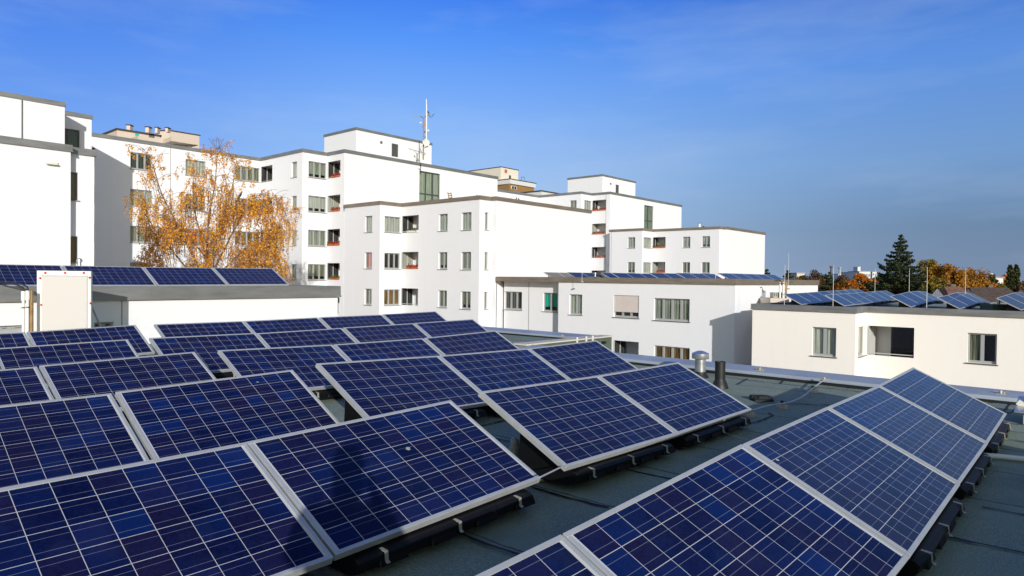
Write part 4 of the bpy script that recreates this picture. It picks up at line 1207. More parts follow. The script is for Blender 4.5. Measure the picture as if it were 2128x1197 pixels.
# aerial mast
def aerial():
    Y = 58.0; f = lambda u, v, dy=0: at_y(u, v, Y + dy)
    t = thing('aerial_mast', f(880, 330), 'roof aerial mast with satellite dish and crossbar on the tall white block', 'aerial')
    m_ = MB(); a = f(886, 206); b = f(886, 300); m_.tube([b, f(886.5, 228), a], [.065, .055, .035], 10); m_.build('main_pole', M['whitepipe'], t, True)
    m_ = MB(); m_.tube([f(879.5, 332), f(881, 244)], .06, 8); m_.build('second_pole', M['wood'], t, True)
    m_ = MB(); m_.tube([f(860, 242.5), f(902, 235.5)], .035, 6); m_.build('crossbar', M['frame'], t, True)
    m_ = MB(); m_.tube(smooth_path([f(873, 240.5), f(880, 245), f(889, 239), f(896, 243.5), f(902, 236)]), .022, 6); m_.build('cable_loop', M['rubber'], t, True)
    for (u, v, s_, mt) in ((874, 255, 3.5, 'dish'), (890, 271, 3.5, 'dish'), (882, 260, 4, 'orange'), (878, 263, 2, 'framed'), (882, 274, 4, 'framed'), (888, 278, 2, 'framed'), (884, 285, 3, 'framed')):
        a = f(u - s_ / 2, v + s_ / 2, .1); w_ = s_ * Y / FOC
        m_ = MB(); m_.bbox(a.x, a.y, a.z, a.x + w_, a.y + w_ * .6, a.z + w_, w_ * .15); m_.build('antenna_box', M[mt], t)
    m_ = MB(); m_.tube([f(874, 256), f(890, 259)], .02, 6); m_.tube([f(878, 263), f(884, 261)], .02, 6); m_.tube([f(881, 272), f(892, 273)], .02, 6); m_.build('cross_arm', M['frame'], t)
    c = f(885.5, 296, -.3); nrm = V((.35, -1, .25)).normalized(); ax = nrm.orthogonal().normalized(); ay = nrm.cross(ax)
    m_ = MB(); rings = [(0, -.12), (.15, -.105), (.3, -.06), (.42, 0), (.43, .01)]
    vs = []; fs = []; n = 20
    for r, h in rings:
        for k_ in range(n): th = 6.2832 * k_ / n; vs.append(c + (ax * math.cos(th) + ay * math.sin(th)) * r * .72 + nrm * h)
    for i in range(len(rings) - 1):
        for k_ in range(n): fs.append((i * n + k_, i * n + (k_ + 1) % n, (i + 1) * n + (k_ + 1) % n, (i + 1) * n + k_))
    m_.add(vs, fs); m_.build('satellite_dish', M['dish'], t, True)
    m_ = MB(); m_.tube([c - ay * .3, c + nrm * .35], .015, 6); m_.tube([f(874, 303), f(881, 307), f(890, 304)], .05, 6); m_.tube([f(875, 324), f(880, 328)], .05, 6); m_.build('dish_arm', M['dish'], t)
aerial()
def bird(p, h, label, face=-1):
    t = thing('bird', p, label, 'bird', None)
    m_ = MB(); a = V((face * .3, 0, 1)).normalized()
    k = h
    m_.tube([p + V((-face * .42, 0, -.25)) * k, p + V((-face * .2, 0, .05)) * k, p + V((0, 0, .3)) * k, p + V((face * .14, 0, .58)) * k, p + V((face * .2, 0, .74)) * k, p + V((face * .24, 0, .9)) * k, p + V((face * .31, 0, .92)) * k, p + V((face * .45, 0, .86)) * k],
            [.03 * k, .1 * k, .19 * k, .17 * k, .1 * k, .1 * k, .06 * k, .008 * k], 10)
    m_.build('body', M['bird'], t, True)
    m_ = MB(); m_.tube([p + V((0, -.04, .2)) * k, p + V((0, -.04, -.02)) * k], .015 * k, 5); m_.tube([p + V((0, .04, .2)) * k, p + V((0, .04, -.02)) * k], .015 * k, 5); m_.build('leg', M['bird'], t)
bird(at_y(498.5, 411, 41), .40, 'black crow perched on the outermost twig of the birch', 1)
bird(at_y(890.5, 236.5, 58), .30, 'small black bird sitting on the crossbar of the aerial', -1)
for u, v in ((986, 411), (990, 410.5)):
    pass
bird(at_y(989, 412, 48.5), .26, 'pigeon at the left of the corner on the middle block roof edge', 1)
bird(at_y(1072, 417, 50), .26, 'left pigeon on the long roof edge of the middle block', 1)
bird(at_y(1079, 418, 50), .26, 'right pigeon on the long roof edge of the middle block', -1)

# flowers on the loggia ledges
def flowers(sg, ta, tb, z, label, mat='l_flr', boxm='terracotta', seed=0, h=.22, n=150):
    rg = random.Random(seed)
    O = sg.pt(ta, .0, z)
    t = thing('flower_box', O, label, 'flower box', 'flower boxes on the loggia ledges')
    m_ = MB(); m_.obox(sg.pt(ta, -.13, z + .008), sg.d * (tb - ta), sg.o * .2, UP * .15); m_.build('planter', M[boxm], t)
    m_ = MB()
    for k in range(n): m_.leaf(sg.pt(ta + (tb - ta) * rg.random(), -.12 + .22 * rg.random(), z + .12 + h * rg.random() * (.5 + .5 * rg.random())), .09 + .05 * rg.random(), rg)
    m_.build('flowers', M[mat], t)
names_b = {id(s3): 'tall block', id(s1): 'tall block beside the birch', id(d2): 'middle block', id(g3): 'distant tall block', id(h2): 'distant middle block', id(r2): 'cream block', id(ff): 'low block'}
FLO = {(id(s3), 0): ('l_flr', 'small red flowers'), (id(s3), 2): ('l_flr', 'wide box of dark red flowers'), (id(s3), 1): ('l_flr', 'red plants'), (id(s3), 3): ('l_flg', 'green plants'),
       (id(s1), 1): ('l_flr', 'red flowers behind birch twigs'), (id(s1), 2): ('l_flr', 'pink red flowers behind birch twigs'),
       (id(d2), 0): ('l_flg', 'green plants and orange blooms in white box'), (id(d2), 1): ('l_flr', 'orange red flowers'),
       (id(g3), 0): ('l_flr', 'red flowers'), (id(g3), 1): ('l_flr', 'bright red geraniums'), (id(g3), 2): ('l_fly', 'yellow and pink flowers'),
       (id(h2), 0): ('l_flg', 'green plants in terracotta box'), (id(h2), 1): ('l_flr', 'small red flowers')}
FLN = ['top', 'second', 'third', 'fourth', 'fifth']
for i, (sg, t0, t1, a, b, k) in enumerate(LOGG):
    key = (id(sg), k)
    if key in FLO:
        mt, nm = FLO[key]
        lo, hi = (t0 + (t1 - t0) * .35, t1 - .05)
        if key in ((id(g3), 0), (id(g3), 1), (id(h2), 0), (id(s3), 2)): lo = t0 + .1
        flowers(sg, lo, hi, a, '%s, %s loggia of the %s' % (nm, FLN[k], names_b[id(sg)]), mt, 'whitepipe' if 'white box' in nm else 'terracotta', i, n=170)

# ================================================================== DISTANT HIGH-RISES
def far_box(root, name, u0, u1, v0, v1, Y, dep, mat, dirs=(DB, DA)):
    pass
hr = thing('apartment_tower', at_y(320, 300, 125) * 1.0, 'beige high-rise top with chimneys showing above the tall white block at the left', 'building')
hr.location.z = GROUND
def run(root, name, mat, pts_uvY, z0, z1, depth, capmat=None, caph=.3):
    P = [V((p.x, p.y, 0)) for p in pts_uvY]
    poly = P + [P[-1] + depth, P[0] + depth]
    m_ = MB(); n = len(poly)
    m_.prism([(p.x, p.y) for p in poly], z0, z1)
    o = m_.build(name, M[mat], root)
    if capmat:
        c = MB(); ring(c, poly, .12, -.3, z1 - .02, z1 + caph); c.build('roof_edge', M[capmat], o)
    return o
Yh = 125
zc = lambda v, u=330, Y=Yh: at_y(u, v, Y).z
a0 = at_y(243, 270, Yh); a1 = step(a0, DA, 334)
run(hr, 'upper_storey', 'beige', [a0, a1], GROUND, a0.z, -DB * 10, 'brownroof', .35)
b0 = at_y(329, 272.5, Yh + 4); b1 = step(b0, DB, 352)
b0.z = 0
run(hr, 'lift_tower', 'beige', [at_y(329, 272.5, 137), at_y(352, 272.5, 136.5)], GROUND, at_y(340, 272.8, 137).z, DA * 6, 'brownroof', .2)
c0 = at_y(270, 285, 122.5); c1 = step(c0, DB, 287); c2 = step(c1, DA, 338); c3 = step(c2, DB, 356); c4 = step(c3, DA, 413); Yc = c3.y
run(hr, 'balcony_band', 'beige', [c0, c1, c2, c3, c4], at_y(356, 293, Yc).z, at_y(356, 284, Yc).z, -DB * 8)
run(hr, 'storey_below', 'farwhite', [c0 - DB * .8, c2 - DB * .8, c4 - DB * .8 - DA * .5], GROUND, at_y(356, 293, Yc).z, -DB * 8)
for (u, v0, v1, w_) in ((266.5, 268, 260.5, 7.5), (305.5, 272, 264.5, 7), (324.5, 273, 265.5, 5), (346, 271, 266, 5)):
    a = at_y(u - w_ / 2, v0 + 3, 127); b = at_y(u + w_ / 2, v1, 127)
    m_ = MB(); m_.box(a.x, 127, a.z, b.x, 128, b.z); o = m_.build('chimney', M['beige'], hr)
    m_ = MB(); m_.box(a.x - .1, 126.9, b.z, b.x + .1, 128.1, b.z + .18); m_.build('chimney_cap', M['brownroof'], o)
a = at_y(280.5, 282, 123.5); b = at_y(288, 276.3, 123.5); sgh = Seg(a0, a1, 0); t0, t1, z0, z1 = sgh.rect(280.5, 288, 276.3, 282.3)
m_ = MB(); m_.obox(sgh.pt(t0, .02, z0), sgh.d * (t1 - t0), sgh.o * .06, UP * (z1 - z0)); m_.build('green_window', M['cur_t'], hr)
sgc = Seg(c2 - DB * .8, c4 - DB * .8 - DA * .5, 0)
t0, t1, z0, z1 = sgc.rect(350, 369, 294, 301); m_ = MB(); m_.obox(sgc.pt(t0, .02, z0), sgc.d * (t1 - t0), sgc.o * .05, UP * (z1 - z0)); m_.build('window', M['dark'], hr)
m_ = MB(); m_.obox(sgc.pt(t0 + .1, .08, z0), sgc.d * .25, sgc.o * .05, UP * (z1 - z0)); m_.build('red_post', M['cur_r'], hr)

h2r = thing('apartment_tower', at_y(1050, 380, 150), 'pale yellow high-rise top with a brown clad storey', 'building')
h2r.location.z = GROUND
a0 = at_y(1004, 351.5, 151); a1 = step(a0, DB, 1040.7); a2 = step(a1, DA, 1077)
za = a0.z; run(h2r, 'lift_tower', 'beige2', [a0, a1, a2], GROUND, at_y(1040.7, 347, a1.y).z, -DB * 6, 'brownroof', .12)
c0 = at_y(1030, 374, 147); c1 = step(c0, DB, 1060); c2 = step(c1, DA, 1113.5)
zt_ = at_y(1060, 372, c1.y).z; zm_ = at_y(1060, 381.3, c1.y).z; zb_ = at_y(1060, 391.5, c1.y).z
run(h2r, 'parapet_band', 'farwhite', [c0, c1, c2], zm_, zt_, -DB * 9, 'brownroof', .12)
run(h2r, 'brown_storey', 'brownclad', [c0 + DA * .4 - DB * .4, c1 + DA * .1 - DB * .3, c2 - DA * .2 - DB * .3], GROUND, zm_, -DB * 9)
sgt = Seg(a1, a2, 0)
for (u0, u1, v0, v1, mt) in ((1048.5, 1053.5, 352.5, 359.5, 'terracotta'), (1057.5, 1061.5, 364.5, 371, 'framed')):
    t0, t1, z0, z1 = sgt.rect(u0, u1, v0, v1); m_ = MB(); m_.obox(sgt.pt(t0, .02, z0), sgt.d * (t1 - t0), sgt.o * .05, UP * (z1 - z0)); m_.build('window', M[mt], h2r)
sgt = Seg(c1, c2, 0)
t0, t1, z0, z1 = sgt.rect(1064, 1075.5, 386.5, 393); m_ = MB(); m_.obox(sgt.pt(t0, -.28, z0), sgt.d * (t1 - t0), sgt.o * .08, UP * (z1 - z0)); wo = m_.build('window', M['farwhite'], h2r)
m_ = MB()
for s_ in (.12, .55): m_.obox(sgt.pt(t0 + (t1 - t0) * s_, -.19, z0 + .05), sgt.d * (t1 - t0) * .33, sgt.o * .03, UP * (z1 - z0) * .8)
m_.build('pane', M['dark'], wo)
pq = at_y(1086.5, 378, c1.y + 3)
m_ = MB()
for du in (-3, 3):
    a = at_y(1086.5 + du, 368, c1.y + 3.2); b = at_y(1086.5 + du, 375, c1.y + 3.2); m_.tube([a, b], .05, 5)
m_.tube([at_y(1083.5, 368, c1.y + 3.2), at_y(1089.5, 368, c1.y + 3.2)], .05, 5); m_.build('roof_rail', M['framed'], h2r)
# low white roofs between
lo_ = thing('apartment_building', at_y(1130, 400, 105), 'low white roof storey with dark edge just right of the yellow high-rise top', 'building'); lo_.location.z = GROUND
a0 = at_y(1094, 401, 105); a1 = step(a0, DB, 1125); a2 = step(a1, DA, 1166)
run(lo_, 'wall', 'farwhite', [a0, a1, a2], GROUND, at_y(1125, 397.3, a1.y).z, -DB * 9, 'brownroof', .15)

# ================================================================== TREES
def birch():
    rg = random.Random(11)
    Y = 41.0
    px = lambda u, v, dy=0.0: at_y(u, v, Y + dy)
    bx = px(432, 600)
    root = thing('birch_tree', (bx.x, bx.y, GROUND), 'weeping birch with sparse orange autumn leaves in front of the tall white block', 'tree')
    tr = MB(); lf = MB(); tw = MB()
    base = V((bx.x, bx.y, GROUND))
    tr.tube([base, V((bx.x + .1, bx.y, -6)), px(434, 640), px(432, 560)], [.32, .27, .23, .2], 10)
    limbs = []
    def limb(pts, r0, r1, n=10):
        P = smooth_path([V(p) for p in pts], 7)
        rs = [r0 + (r1 - r0) * i / (len(P) - 1) for i in range(len(P))]
        tr.tube(P, [x * .6 for x in rs], 6); limbs.append((P, rs))
    limb([px(432, 570), px(431, 500), px(436, 440, .3), px(447, 380, .2), px(452, 305, 0)], .17, .02)
    limb([px(433, 590), px(395, 520, -.4), px(362, 455, -.6), px(335, 400, -.8), px(318, 345, -1), px(300, 312, -1)], .14, .015)
    limb([px(431, 560), px(420, 500, .8), px(405, 440, 1.2), px(402, 380, 1.3), px(405, 325, 1.3)], .11, .012)
    limb([px(434, 580), px(470, 510, -.5), px(495, 460, -.8), px(512, 430, -1), px(540, 425, -1.2), px(562, 438, -1.2)], .11, .012)
    limb([px(434, 540), px(460, 470, .9), px(480, 400, 1.3), px(488, 350, 1.3), px(478, 320, 1.2)], .10, .012)
    limb([px(430, 600), px(390, 560, .8), px(350, 510, 1.2), px(318, 470, 1.3), px(302, 435, 1.4), px(300, 405, 1.4)], .10, .012)
    limb([px(436, 590), px(480, 545, .9), px(530, 500, 1.2), px(565, 480, 1.2), px(580, 470, 1.0), px(590, 500, 1)], .10, .012)
    limb([px(431, 520), px(455, 470, -1), px(470, 420, -1.5), px(470, 370, -1.6)], .08, .012)
    limb([px(431, 540), px(400, 500, -1.2), px(375, 470, -1.8), px(340, 455, -2)], .08, .012)
    limb([px(433, 600), px(470, 570, -1.2), px(520, 530, -1.6), px(555, 500, -1.7), px(570, 490, -1.6)], .08, .012)
    limb([px(455, 470), px(500, 425, 0), px(535, 410, 0), px(570, 415, 0), px(592, 440, 0), px(599, 470, 0)], .05, .008)
    # side branches, then hanging twigs that carry the leaves
    tips = []
    for P, rs in list(limbs):
        L = len(P)
        for k in range(int(L * 1.15)):
            i = rg.randrange(int(L * .25), L)
            p = P[i]; az = rg.random() * 6.283; ln = .5 + 1.1 * rg.random() * (1.2 - .5 * i / L)
            d = V((math.cos(az), math.sin(az) * .8, .55 + .5 * rg.random()))
            q = [p]; cur = V(p); v_ = d.normalized()
            for s_ in range(5):
                cur = cur + v_ * ln / 5; v_ = (v_ + V((rg.gauss(0, .15), rg.gauss(0, .15), -.22))).normalized(); q.append(V(cur))
            tr.tube(q, [max(.012, rs[i] * .3), .012, .011, .01, .009, .008], 4, cap=False)
            tips += [(x, .9) for x in q[1:]]
        tips += [(x, .5) for x in P[int(L * .5):]]
    # outline of the crown: how high it reaches at each place
    TOPS = [(268, 440), (285, 352), (300, 318), (318, 345), (335, 388), (360, 405), (378, 385), (392, 338), (405, 322), (420, 348), (440, 315), (453, 302), (470, 322), (482, 355), (494, 405), (510, 425), (540, 415), (565, 428), (590, 465), (602, 520)]
    def top_at(u):
        for (a, va), (b, vb) in zip(TOPS, TOPS[1:]):
            if a <= u <= b: return va + (vb - va) * (u - a) / (b - a)
        return 560
    tips = [t_ for t_ in tips if rg.random() < .27]
    for k in range(1150):
        u = rg.uniform(284, 594); tv = top_at(u)
        v = tv + 6 + (600 - tv) * rg.random() ** .9
        if math.sin(u * .055 + v * .03) + math.sin(v * .06 - u * .021) < -.35: continue
        dy = rg.gauss(0, 1.3); p = px(u, v, dy)
        tips.append((p, .8))
        c_ = px(432 + (u - 432) * .84, min(600, v + 38 + 30 * rg.random()), dy * .7)
        if k % 2: tr.tube(smooth_path([c_, c_.lerp(p, .6) + V((rg.gauss(0, .12), 0, .25)), p], 3), [.016, .015, .014, .012, .011, .01, .008], 4, cap=False)
    cr_c = px(430, 440)
    for p, w_ in tips:
        for r_ in range(2):
            if rg.random() < .22: continue
            ln = (.35 + 1.5 * rg.random() ** 1.5)
            if p.z > 5.5: ln *= .5
            cur = V(p); q = [V(cur)]; v_ = V((rg.gauss(0, .28), rg.gauss(0, .28), -.5)).normalized(); ns = 6
            for s_ in range(ns):
                cur = cur + v_ * ln / ns; v_ = (v_ + V((0, 0, -.5))).normalized(); q.append(V(cur))
            tw.tube(q, [.0085] * 4 + [.007] * 3, 3, cap=False)
            for s_ in range(int(9 + ln * 19)):
                t_ = rg.random(); i = min(ns - 1, int(t_ * ns)); c = q[i].lerp(q[i + 1], t_ * ns - i)
                if rg.random() < .8:
                    lf.leaf(c + V((rg.gauss(0, .06), rg.gauss(0, .06), rg.gauss(0, .05))), .055 + .065 * rg.random(), rg, .6)
    # thin bare top
    for k in range(10):
        a = px(452 + rg.uniform(-6, 6), 312); tw.tube([a, a + V((rg.gauss(0, .25), rg.gauss(0, .2), .45 + .3 * rg.random())), a + V((rg.gauss(0, .35), 0, .5 + .35 * rg.random()))], [.014, .01, .008], 3, cap=False)
    tr.build('trunk', M['birchbark'], root, True); o = lf.build('crown', M['l_birch'], root); tw.build('twigs', M['birchbark'], root)
    print('birch leaves', len(lf.f), 'twig faces', len(tw.f))
birch()

def conifer(u, vt, Y, label, rad=.44, seed=1, base=GROUND, dens=1.0, maxr=3.6):
    rg = random.Random(seed)
    top = at_y(u, vt, Y); H = top.z - base
    root = thing('conifer_tree', (top.x, top.y, base), label, 'tree')
    tr = MB(); tr.tube([(top.x, top.y, base), (top.x, top.y, base + H * .6), (top.x, top.y, top.z)], [.28, .16, .02], 8); 
    lf = MB()
    z = top.z - .05; lv = 0
    while z > max(base + 1.5, -6.5):
        dep = top.z - z; R = min(maxr, .12 + rad * dep)
        nb = int(5 + min(5, dep * 1.0))
        a0_ = rg.random() * 6.283
        for k in range(nb):
            az = a0_ + 6.283 * k / nb + rg.gauss(0, .25); L = R * rg.choice([.62, .8, .95, 1.1, 1.18]) * (.9 + .2 * rg.random())
            dx, dy = math.cos(az), math.sin(az); up_ = .15 + .25 * rg.random()
            pts = [V((top.x, top.y, z))]
            for s_ in range(1, 7):
                t_ = s_ / 6; pts.append(V((top.x + dx * L * t_, top.y + dy * L * t_, z + L * (-.05 * t_ - .55 * t_ * t_ + (.35 + up_) * t_ ** 3) + rg.gauss(0, .02))))
            tr.tube(pts, [.035, .03, .025, .02, .016, .013, .01], 4, cap=False)
            nn = int((12 + L * 100) * dens)
            for _ in range(nn):
                t_ = .12 + .88 * rg.random() ** .75; i = min(5, int(t_ * 6)); c = pts[i].lerp(pts[i + 1], t_ * 6 - i)
                side = rg.gauss(0, .05 + .13 * L * (1.05 - t_) )
                lf.leaf(c + V((-dy * side, dx * side, rg.gauss(0, .035) - abs(side) * .3)), .11 + .11 * rg.random(), rg, .4)
        z -= .29 + .10 * rg.random() + dep * .015; lv += 1
    tr.build('trunk', M['bark'], root, True); lf.build('crown', M['l_con'], root)
    return root
conifer(1872, 489, 76, 'tall dark spruce standing above the horizon, left of the golden willow', seed=4, rad=.50, maxr=3.4)
conifer(1846, 566, 80, 'lower dark spruce at the left foot of the tall spruce', seed=5, rad=.6, maxr=2.6)
conifer(1902, 572, 74, 'lower dark spruce at the right foot of the tall spruce', seed=6, rad=.6, maxr=2.4)
conifer(1724, 566, 95, 'short dark spruce between the brown tree and the orange trees', seed=7, rad=.45, maxr=2.4)
conifer(1593, 561, 90, 'tip of a dark fir just right of the distant white block', seed=8, rad=.5, maxr=1.3)
conifer(1637, 563, 95, 'dark fir tip behind the tallest lightning rod', seed=9, rad=.7, maxr=1.8)

def broad(u, vt, w, Y, label, mat, seed=1, name='broadleaf_tree', n=2600, squash=1.0, size=.26, weep=0.0, dens_clump=22, barky='bark', base=GROUND):
    """crown as many leaf clumps on limbs; w = crown width in photo pixels"""
    rg = random.Random(seed)
    top = at_y(u, vt, Y); Rr = w * Y / FOC / 2; Hh = Rr * 1.15 * squash
    c = V((top.x, top.y, top.z - Hh))
    root = thing(name, (top.x, top.y, base), label, 'tree')
    tr = MB(); tr.tube([(c.x, c.y, base), (c.x + .1, c.y, c.z - Hh * .7), (c.x, c.y, c.z)], [.3, .22, .1], 8)
    lf = MB(); cl = []
    for k in range(dens_clump):
        a = V((rg.gauss(0, 1), rg.gauss(0, 1), rg.gauss(0, 1))).normalized()
        r = .45 + .5 * rg.random() ** .6
        p = c + V((a.x * Rr * r, a.y * Rr * r, a.z * Hh * r))
        if k == 0: p = c + V((0, 0, Hh * .8))
        cl.append((p, Rr * (.22 + .2 * rg.random())))
        tr.tube([V((c.x, c.y, c.z - Hh * .6)), c.lerp(p, .5) + V((0, 0, -.2)), p], [.12, .07, .03], 5, cap=False)
    for _ in range(n):
        p, r = rg.choice(cl)
        a = V((rg.gauss(0, 1), rg.gauss(0, 1), rg.gauss(0, 1))).normalized() * r * rg.random() ** .45
        a.z *= .8
        q = p + a
        if weep: q.z -= weep * rg.random() ** 2
        lf.leaf(q, size * (.6 + .8 * rg.random()), rg, weep)
    tr.build('trunk', M[barky], root, True); lf.build('crown', M[mat], root)
    return root
broad(1931, 538, 52, 78, 'yellow-green willow directly right of the tall spruce', 'l_olive', 21, 'willow_tree', 6500, 1.2, .19, 1.2)
broad(1968, 543, 74, 74, 'large golden orange willow in the middle of the right-hand trees', 'l_will', 22, 'willow_tree', 10500, 1.1, .19, 1.0, 36)
broad(2014, 553, 78, 80, 'golden brown willow at the right of the large willow', 'l_will', 23, 'willow_tree', 9500, 1.0, .19, .9, 34)
broad(1944, 575, 50, 70, 'low olive tree at the foot of the large golden willow', 'l_olive', 24, 'broadleaf_tree', 3000, .9, .22, .4)
broad(2040, 572, 44, 84, 'brownish orange tree above the red tiled roof', 'l_br', 25, 'broadleaf_tree', 2600, 1.0, .24)
broad(1691, 561, 40, 120, 'bare reddish brown tree right of the brown-edged roof', 'l_br', 26, 'broadleaf_tree', 1700, 1.1, .22)
broad(1668, 573, 34, 130, 'low brown tree at the end of the brown-edged roof', 'l_br', 27, 'broadleaf_tree', 1300, .9, .3)
broad(1712, 572, 30, 110, 'brown-green tree left of the short spruce', 'l_gr', 28, 'broadleaf_tree', 1300, 1.0, .3)
broad(1750, 571, 40, 112, 'orange-brown rounded tree behind the tallest cream-roof rod', 'l_br', 29, 'broadleaf_tree', 2000, 1.0, .28)
broad(1791, 569, 50, 100, 'bright orange round tree in front of the distant white slab building', 'l_or', 30, 'broadleaf_tree', 6000, 1.2, .22)
broad(1768, 582, 34, 96, 'low orange tree at the left foot of the bright orange tree', 'l_or', 31, 'broadleaf_tree', 1800, 1.0, .24)
broad(1818, 585, 30, 94, 'low orange tree between the bright orange tree and the spruce', 'l_or', 32, 'broadleaf_tree', 1500, 1.0, .24)
broad(1736, 590, 36, 88, 'low orange-red tree behind the panels of the cream block', 'l_or', 33, 'broadleaf_tree', 1500, .9, .24)
broad(1824, 575, 22, 130, 'orange tree tip right beside the spruce', 'l_will', 34, 'broadleaf_tree', 900, 1.0, .3)
broad(2062, 572, 26, 100, 'dark green bush left of the small white house', 'l_gr', 35, 'broadleaf_tree', 1600, 1.1, .26)
broad(2086, 572, 30, 170, 'orange tree beside the small white house', 'l_or', 36, 'broadleaf_tree', 1500, 1.0, .4)
broad(2100, 586, 60, 130, 'wide olive tree above the dark brown roof', 'l_olive', 37, 'broadleaf_tree', 2600, .8, .3)
broad(2124, 585, 30, 110, 'orange-brown tree at the right picture edge', 'l_br', 38, 'broadleaf_tree', 1500, 1.1, .28)
broad(1780, 578, 60, 150, 'wide olive-brown tree belt crown behind the orange trees', 'l_olive', 39, 'broadleaf_tree', 2400, .7, .36)
for i_, (u_, v_, w_, Y_, k_, l_) in enumerate((
    (1852, 574, 52, 84, 'l_gr', 'dark green tree filling the left foot of the tall spruce'), (1900, 577, 50, 82, 'l_gr', 'dark green tree filling the right foot of the tall spruce'),
    (1705, 580, 46, 104, 'l_br', 'wide brown tree just past the end of the brown-edged roof'), (1757, 583, 40, 101, 'l_olive', 'olive tree left of the bright orange tree'),
    (1838, 588, 34, 90, 'l_or', 'small orange tree at the very foot of the spruce'), (1660, 578, 30, 122, 'l_olive', 'olive tree near the dark fir tip'),
    (2050, 583, 40, 88, 'l_or', 'orange tree right behind the hipped red-brown roof'), (2076, 590, 44, 92, 'l_olive', 'low olive hedge tree between the two house roofs'))):
    broad(u_, v_, w_, Y_, l_, k_, 60 + i_, 'broadleaf_tree', 3600, 1.0, .22, 0.0, 26)
def poplar(u, vt, w, Y, label, seed):
    rg = random.Random(seed); top = at_y(u, vt, Y); Rr = w * Y / FOC / 2
    root = thing('poplar_tree', (top.x, top.y, GROUND), label, 'tree', 'pair of poplars at the right edge')
    tr = MB(); tr.tube([(top.x, top.y, GROUND), (top.x, top.y, top.z - .5)], [.25, .05], 6); lf = MB()
    for _ in range(2200):
        t_ = rg.random(); z = top.z - t_ * 11; r = Rr * min(1, (t_ * 11) ** .55 * .75) * (.75 + .25 * math.sin(z * 3 + seed)); az = rg.random() * 6.283; rr = r * rg.random() ** .4
        lf.leaf((top.x + math.cos(az) * rr, top.y + math.sin(az) * rr, z), .3 + .2 * rg.random(), rg, -1)
    tr.build('trunk', M['bark'], root); lf.build('crown', M['l_gr'], root)
poplar(2099, 553, 13, 125, 'left of the two slim dark poplars near the right edge', 51); poplar(2112, 552, 13, 127, 'right of the two slim dark poplars near the right edge', 52)
# far wood that reads as one mass
wd = MB(); rg = random.Random(91)
for k in range(14000):
    u = rg.uniform(1560, 3400) if k > 4500 else rg.uniform(1560, 2300); Y = rg.uniform(170, 420)
    p = at_y(u, 590, Y); h = 8.2 + 3.2 * math.sin(u * .05 + Y * .02) + 1.6 * math.sin(u * .13) 
    wd.leaf((p.x, p.y, GROUND + h * rg.random() ** .35), 1.2 + .8 * rg.random(), rg)
tag(wd.build('far_wood', M['l_br']), 'brown and olive belt of far-off trees along the horizon at the right', 'trees', None, 'stuff')

# ================================================================== HOUSES AND CITY FAR OFF
def gable_house(u0, u1, vr, Y, label, roofm, wallm, dep=9, hroof=3.2, ang=0.0, skylights=0):
    a = at_y(u0, vr, Y); b = at_y(u1, vr, Y); ctr = (a + b) / 2; L = (b - a).length
    zr = a.z; t = thing('house', (ctr.x, ctr.y, GROUND), label, 'house')
    ex = V((math.cos(ang), math.sin(ang), 0)); ey = V((-ex.y, ex.x, 0)); c = V((ctr.x, ctr.y, 0)) + ey * dep / 2
    P = lambda x, y, z: c + ex * x + ey * y + UP * z
    ze = zr - hroof; hl = L / 2 + 1.6
    m_ = MB(); m_.obox(P(-hl + .4, -dep / 2 + .4, GROUND), ex * (2 * hl - .8), ey * (dep - .8), UP * (ze - GROUND))
    m_.add([P(-hl + .4, -dep / 2 + .4, ze), P(-hl + .4, dep / 2 - .4, ze), P(-hl + .4, 0, zr - .2)], ((0, 1, 2),)); m_.add([P(hl - .4, -dep / 2 + .4, ze), P(hl - .4, dep / 2 - .4, ze), P(hl - .4, 0, zr - .2)], ((0, 2, 1),))
    m_.build('wall', M[wallm], t)
    m_ = MB()
    e_ = .18
    # hipped roof ends
    hp = min(hl * .55, 1.8)
    A0, A1, B0, B1 = P(-hl, -dep / 2, ze), P(hl, -dep / 2, ze), P(hl, dep / 2, ze), P(-hl, dep / 2, ze)
    R0, R1 = P(-hl + hp, 0, zr), P(hl - hp, 0, zr)
    m_.add([A0, A1, B0, B1, R0, R1], ((0, 1, 5, 4), (1, 2, 5), (2, 3, 4, 5), (3, 0, 4), (0, 3, 2, 1)))
    ro = m_.build('roof', M[roofm], t)
    m_ = MB(); m_.obox(P(hl * .1, .5, zr - .6), ex * .5, ey * .5, UP * .85); m_.build('chimney', M['bark'], ro)
    for k in range(skylights):
        x = -hl * .3 + k * hl * .6; m_ = MB()
        s0_ = P(x, -dep * .3, ze + hroof * .4 + .06); sl = (P(x, 0, zr) - P(x, -dep / 2, ze)).normalized()
        nn = ex.cross(sl).normalized(); m_.obox(s0_, ex * .7, sl * 1.0, nn * .06); m_.build('skylight', M['framew'], ro)
    m_ = MB()
    for k in range(3): m_.obox(P(-hl + 1.2 + k * (2 * hl - 3) / 2, -dep / 2 + .37, ze - 1.9), ex * .9, ey * .06, UP * 1.2)
    m_.build('window', M['dark'], t)
gable_house(2043, 2060, 597, 62, 'house with a red-brown hipped tiled roof right of the golden willow', 'redroof', 'cream', 9, 3.4, .05, 2)
gable_house(2085, 2175, 598, 66, 'house with a wide dark brown roof at the right edge', 'brownroof', 'cream', 11, 3.6, -.05, 1)
gable_house(2062, 2078, 590, 110, 'house with a dark roof half hidden behind the hipped red roof', 'brownroof', 'cream', 9, 3)
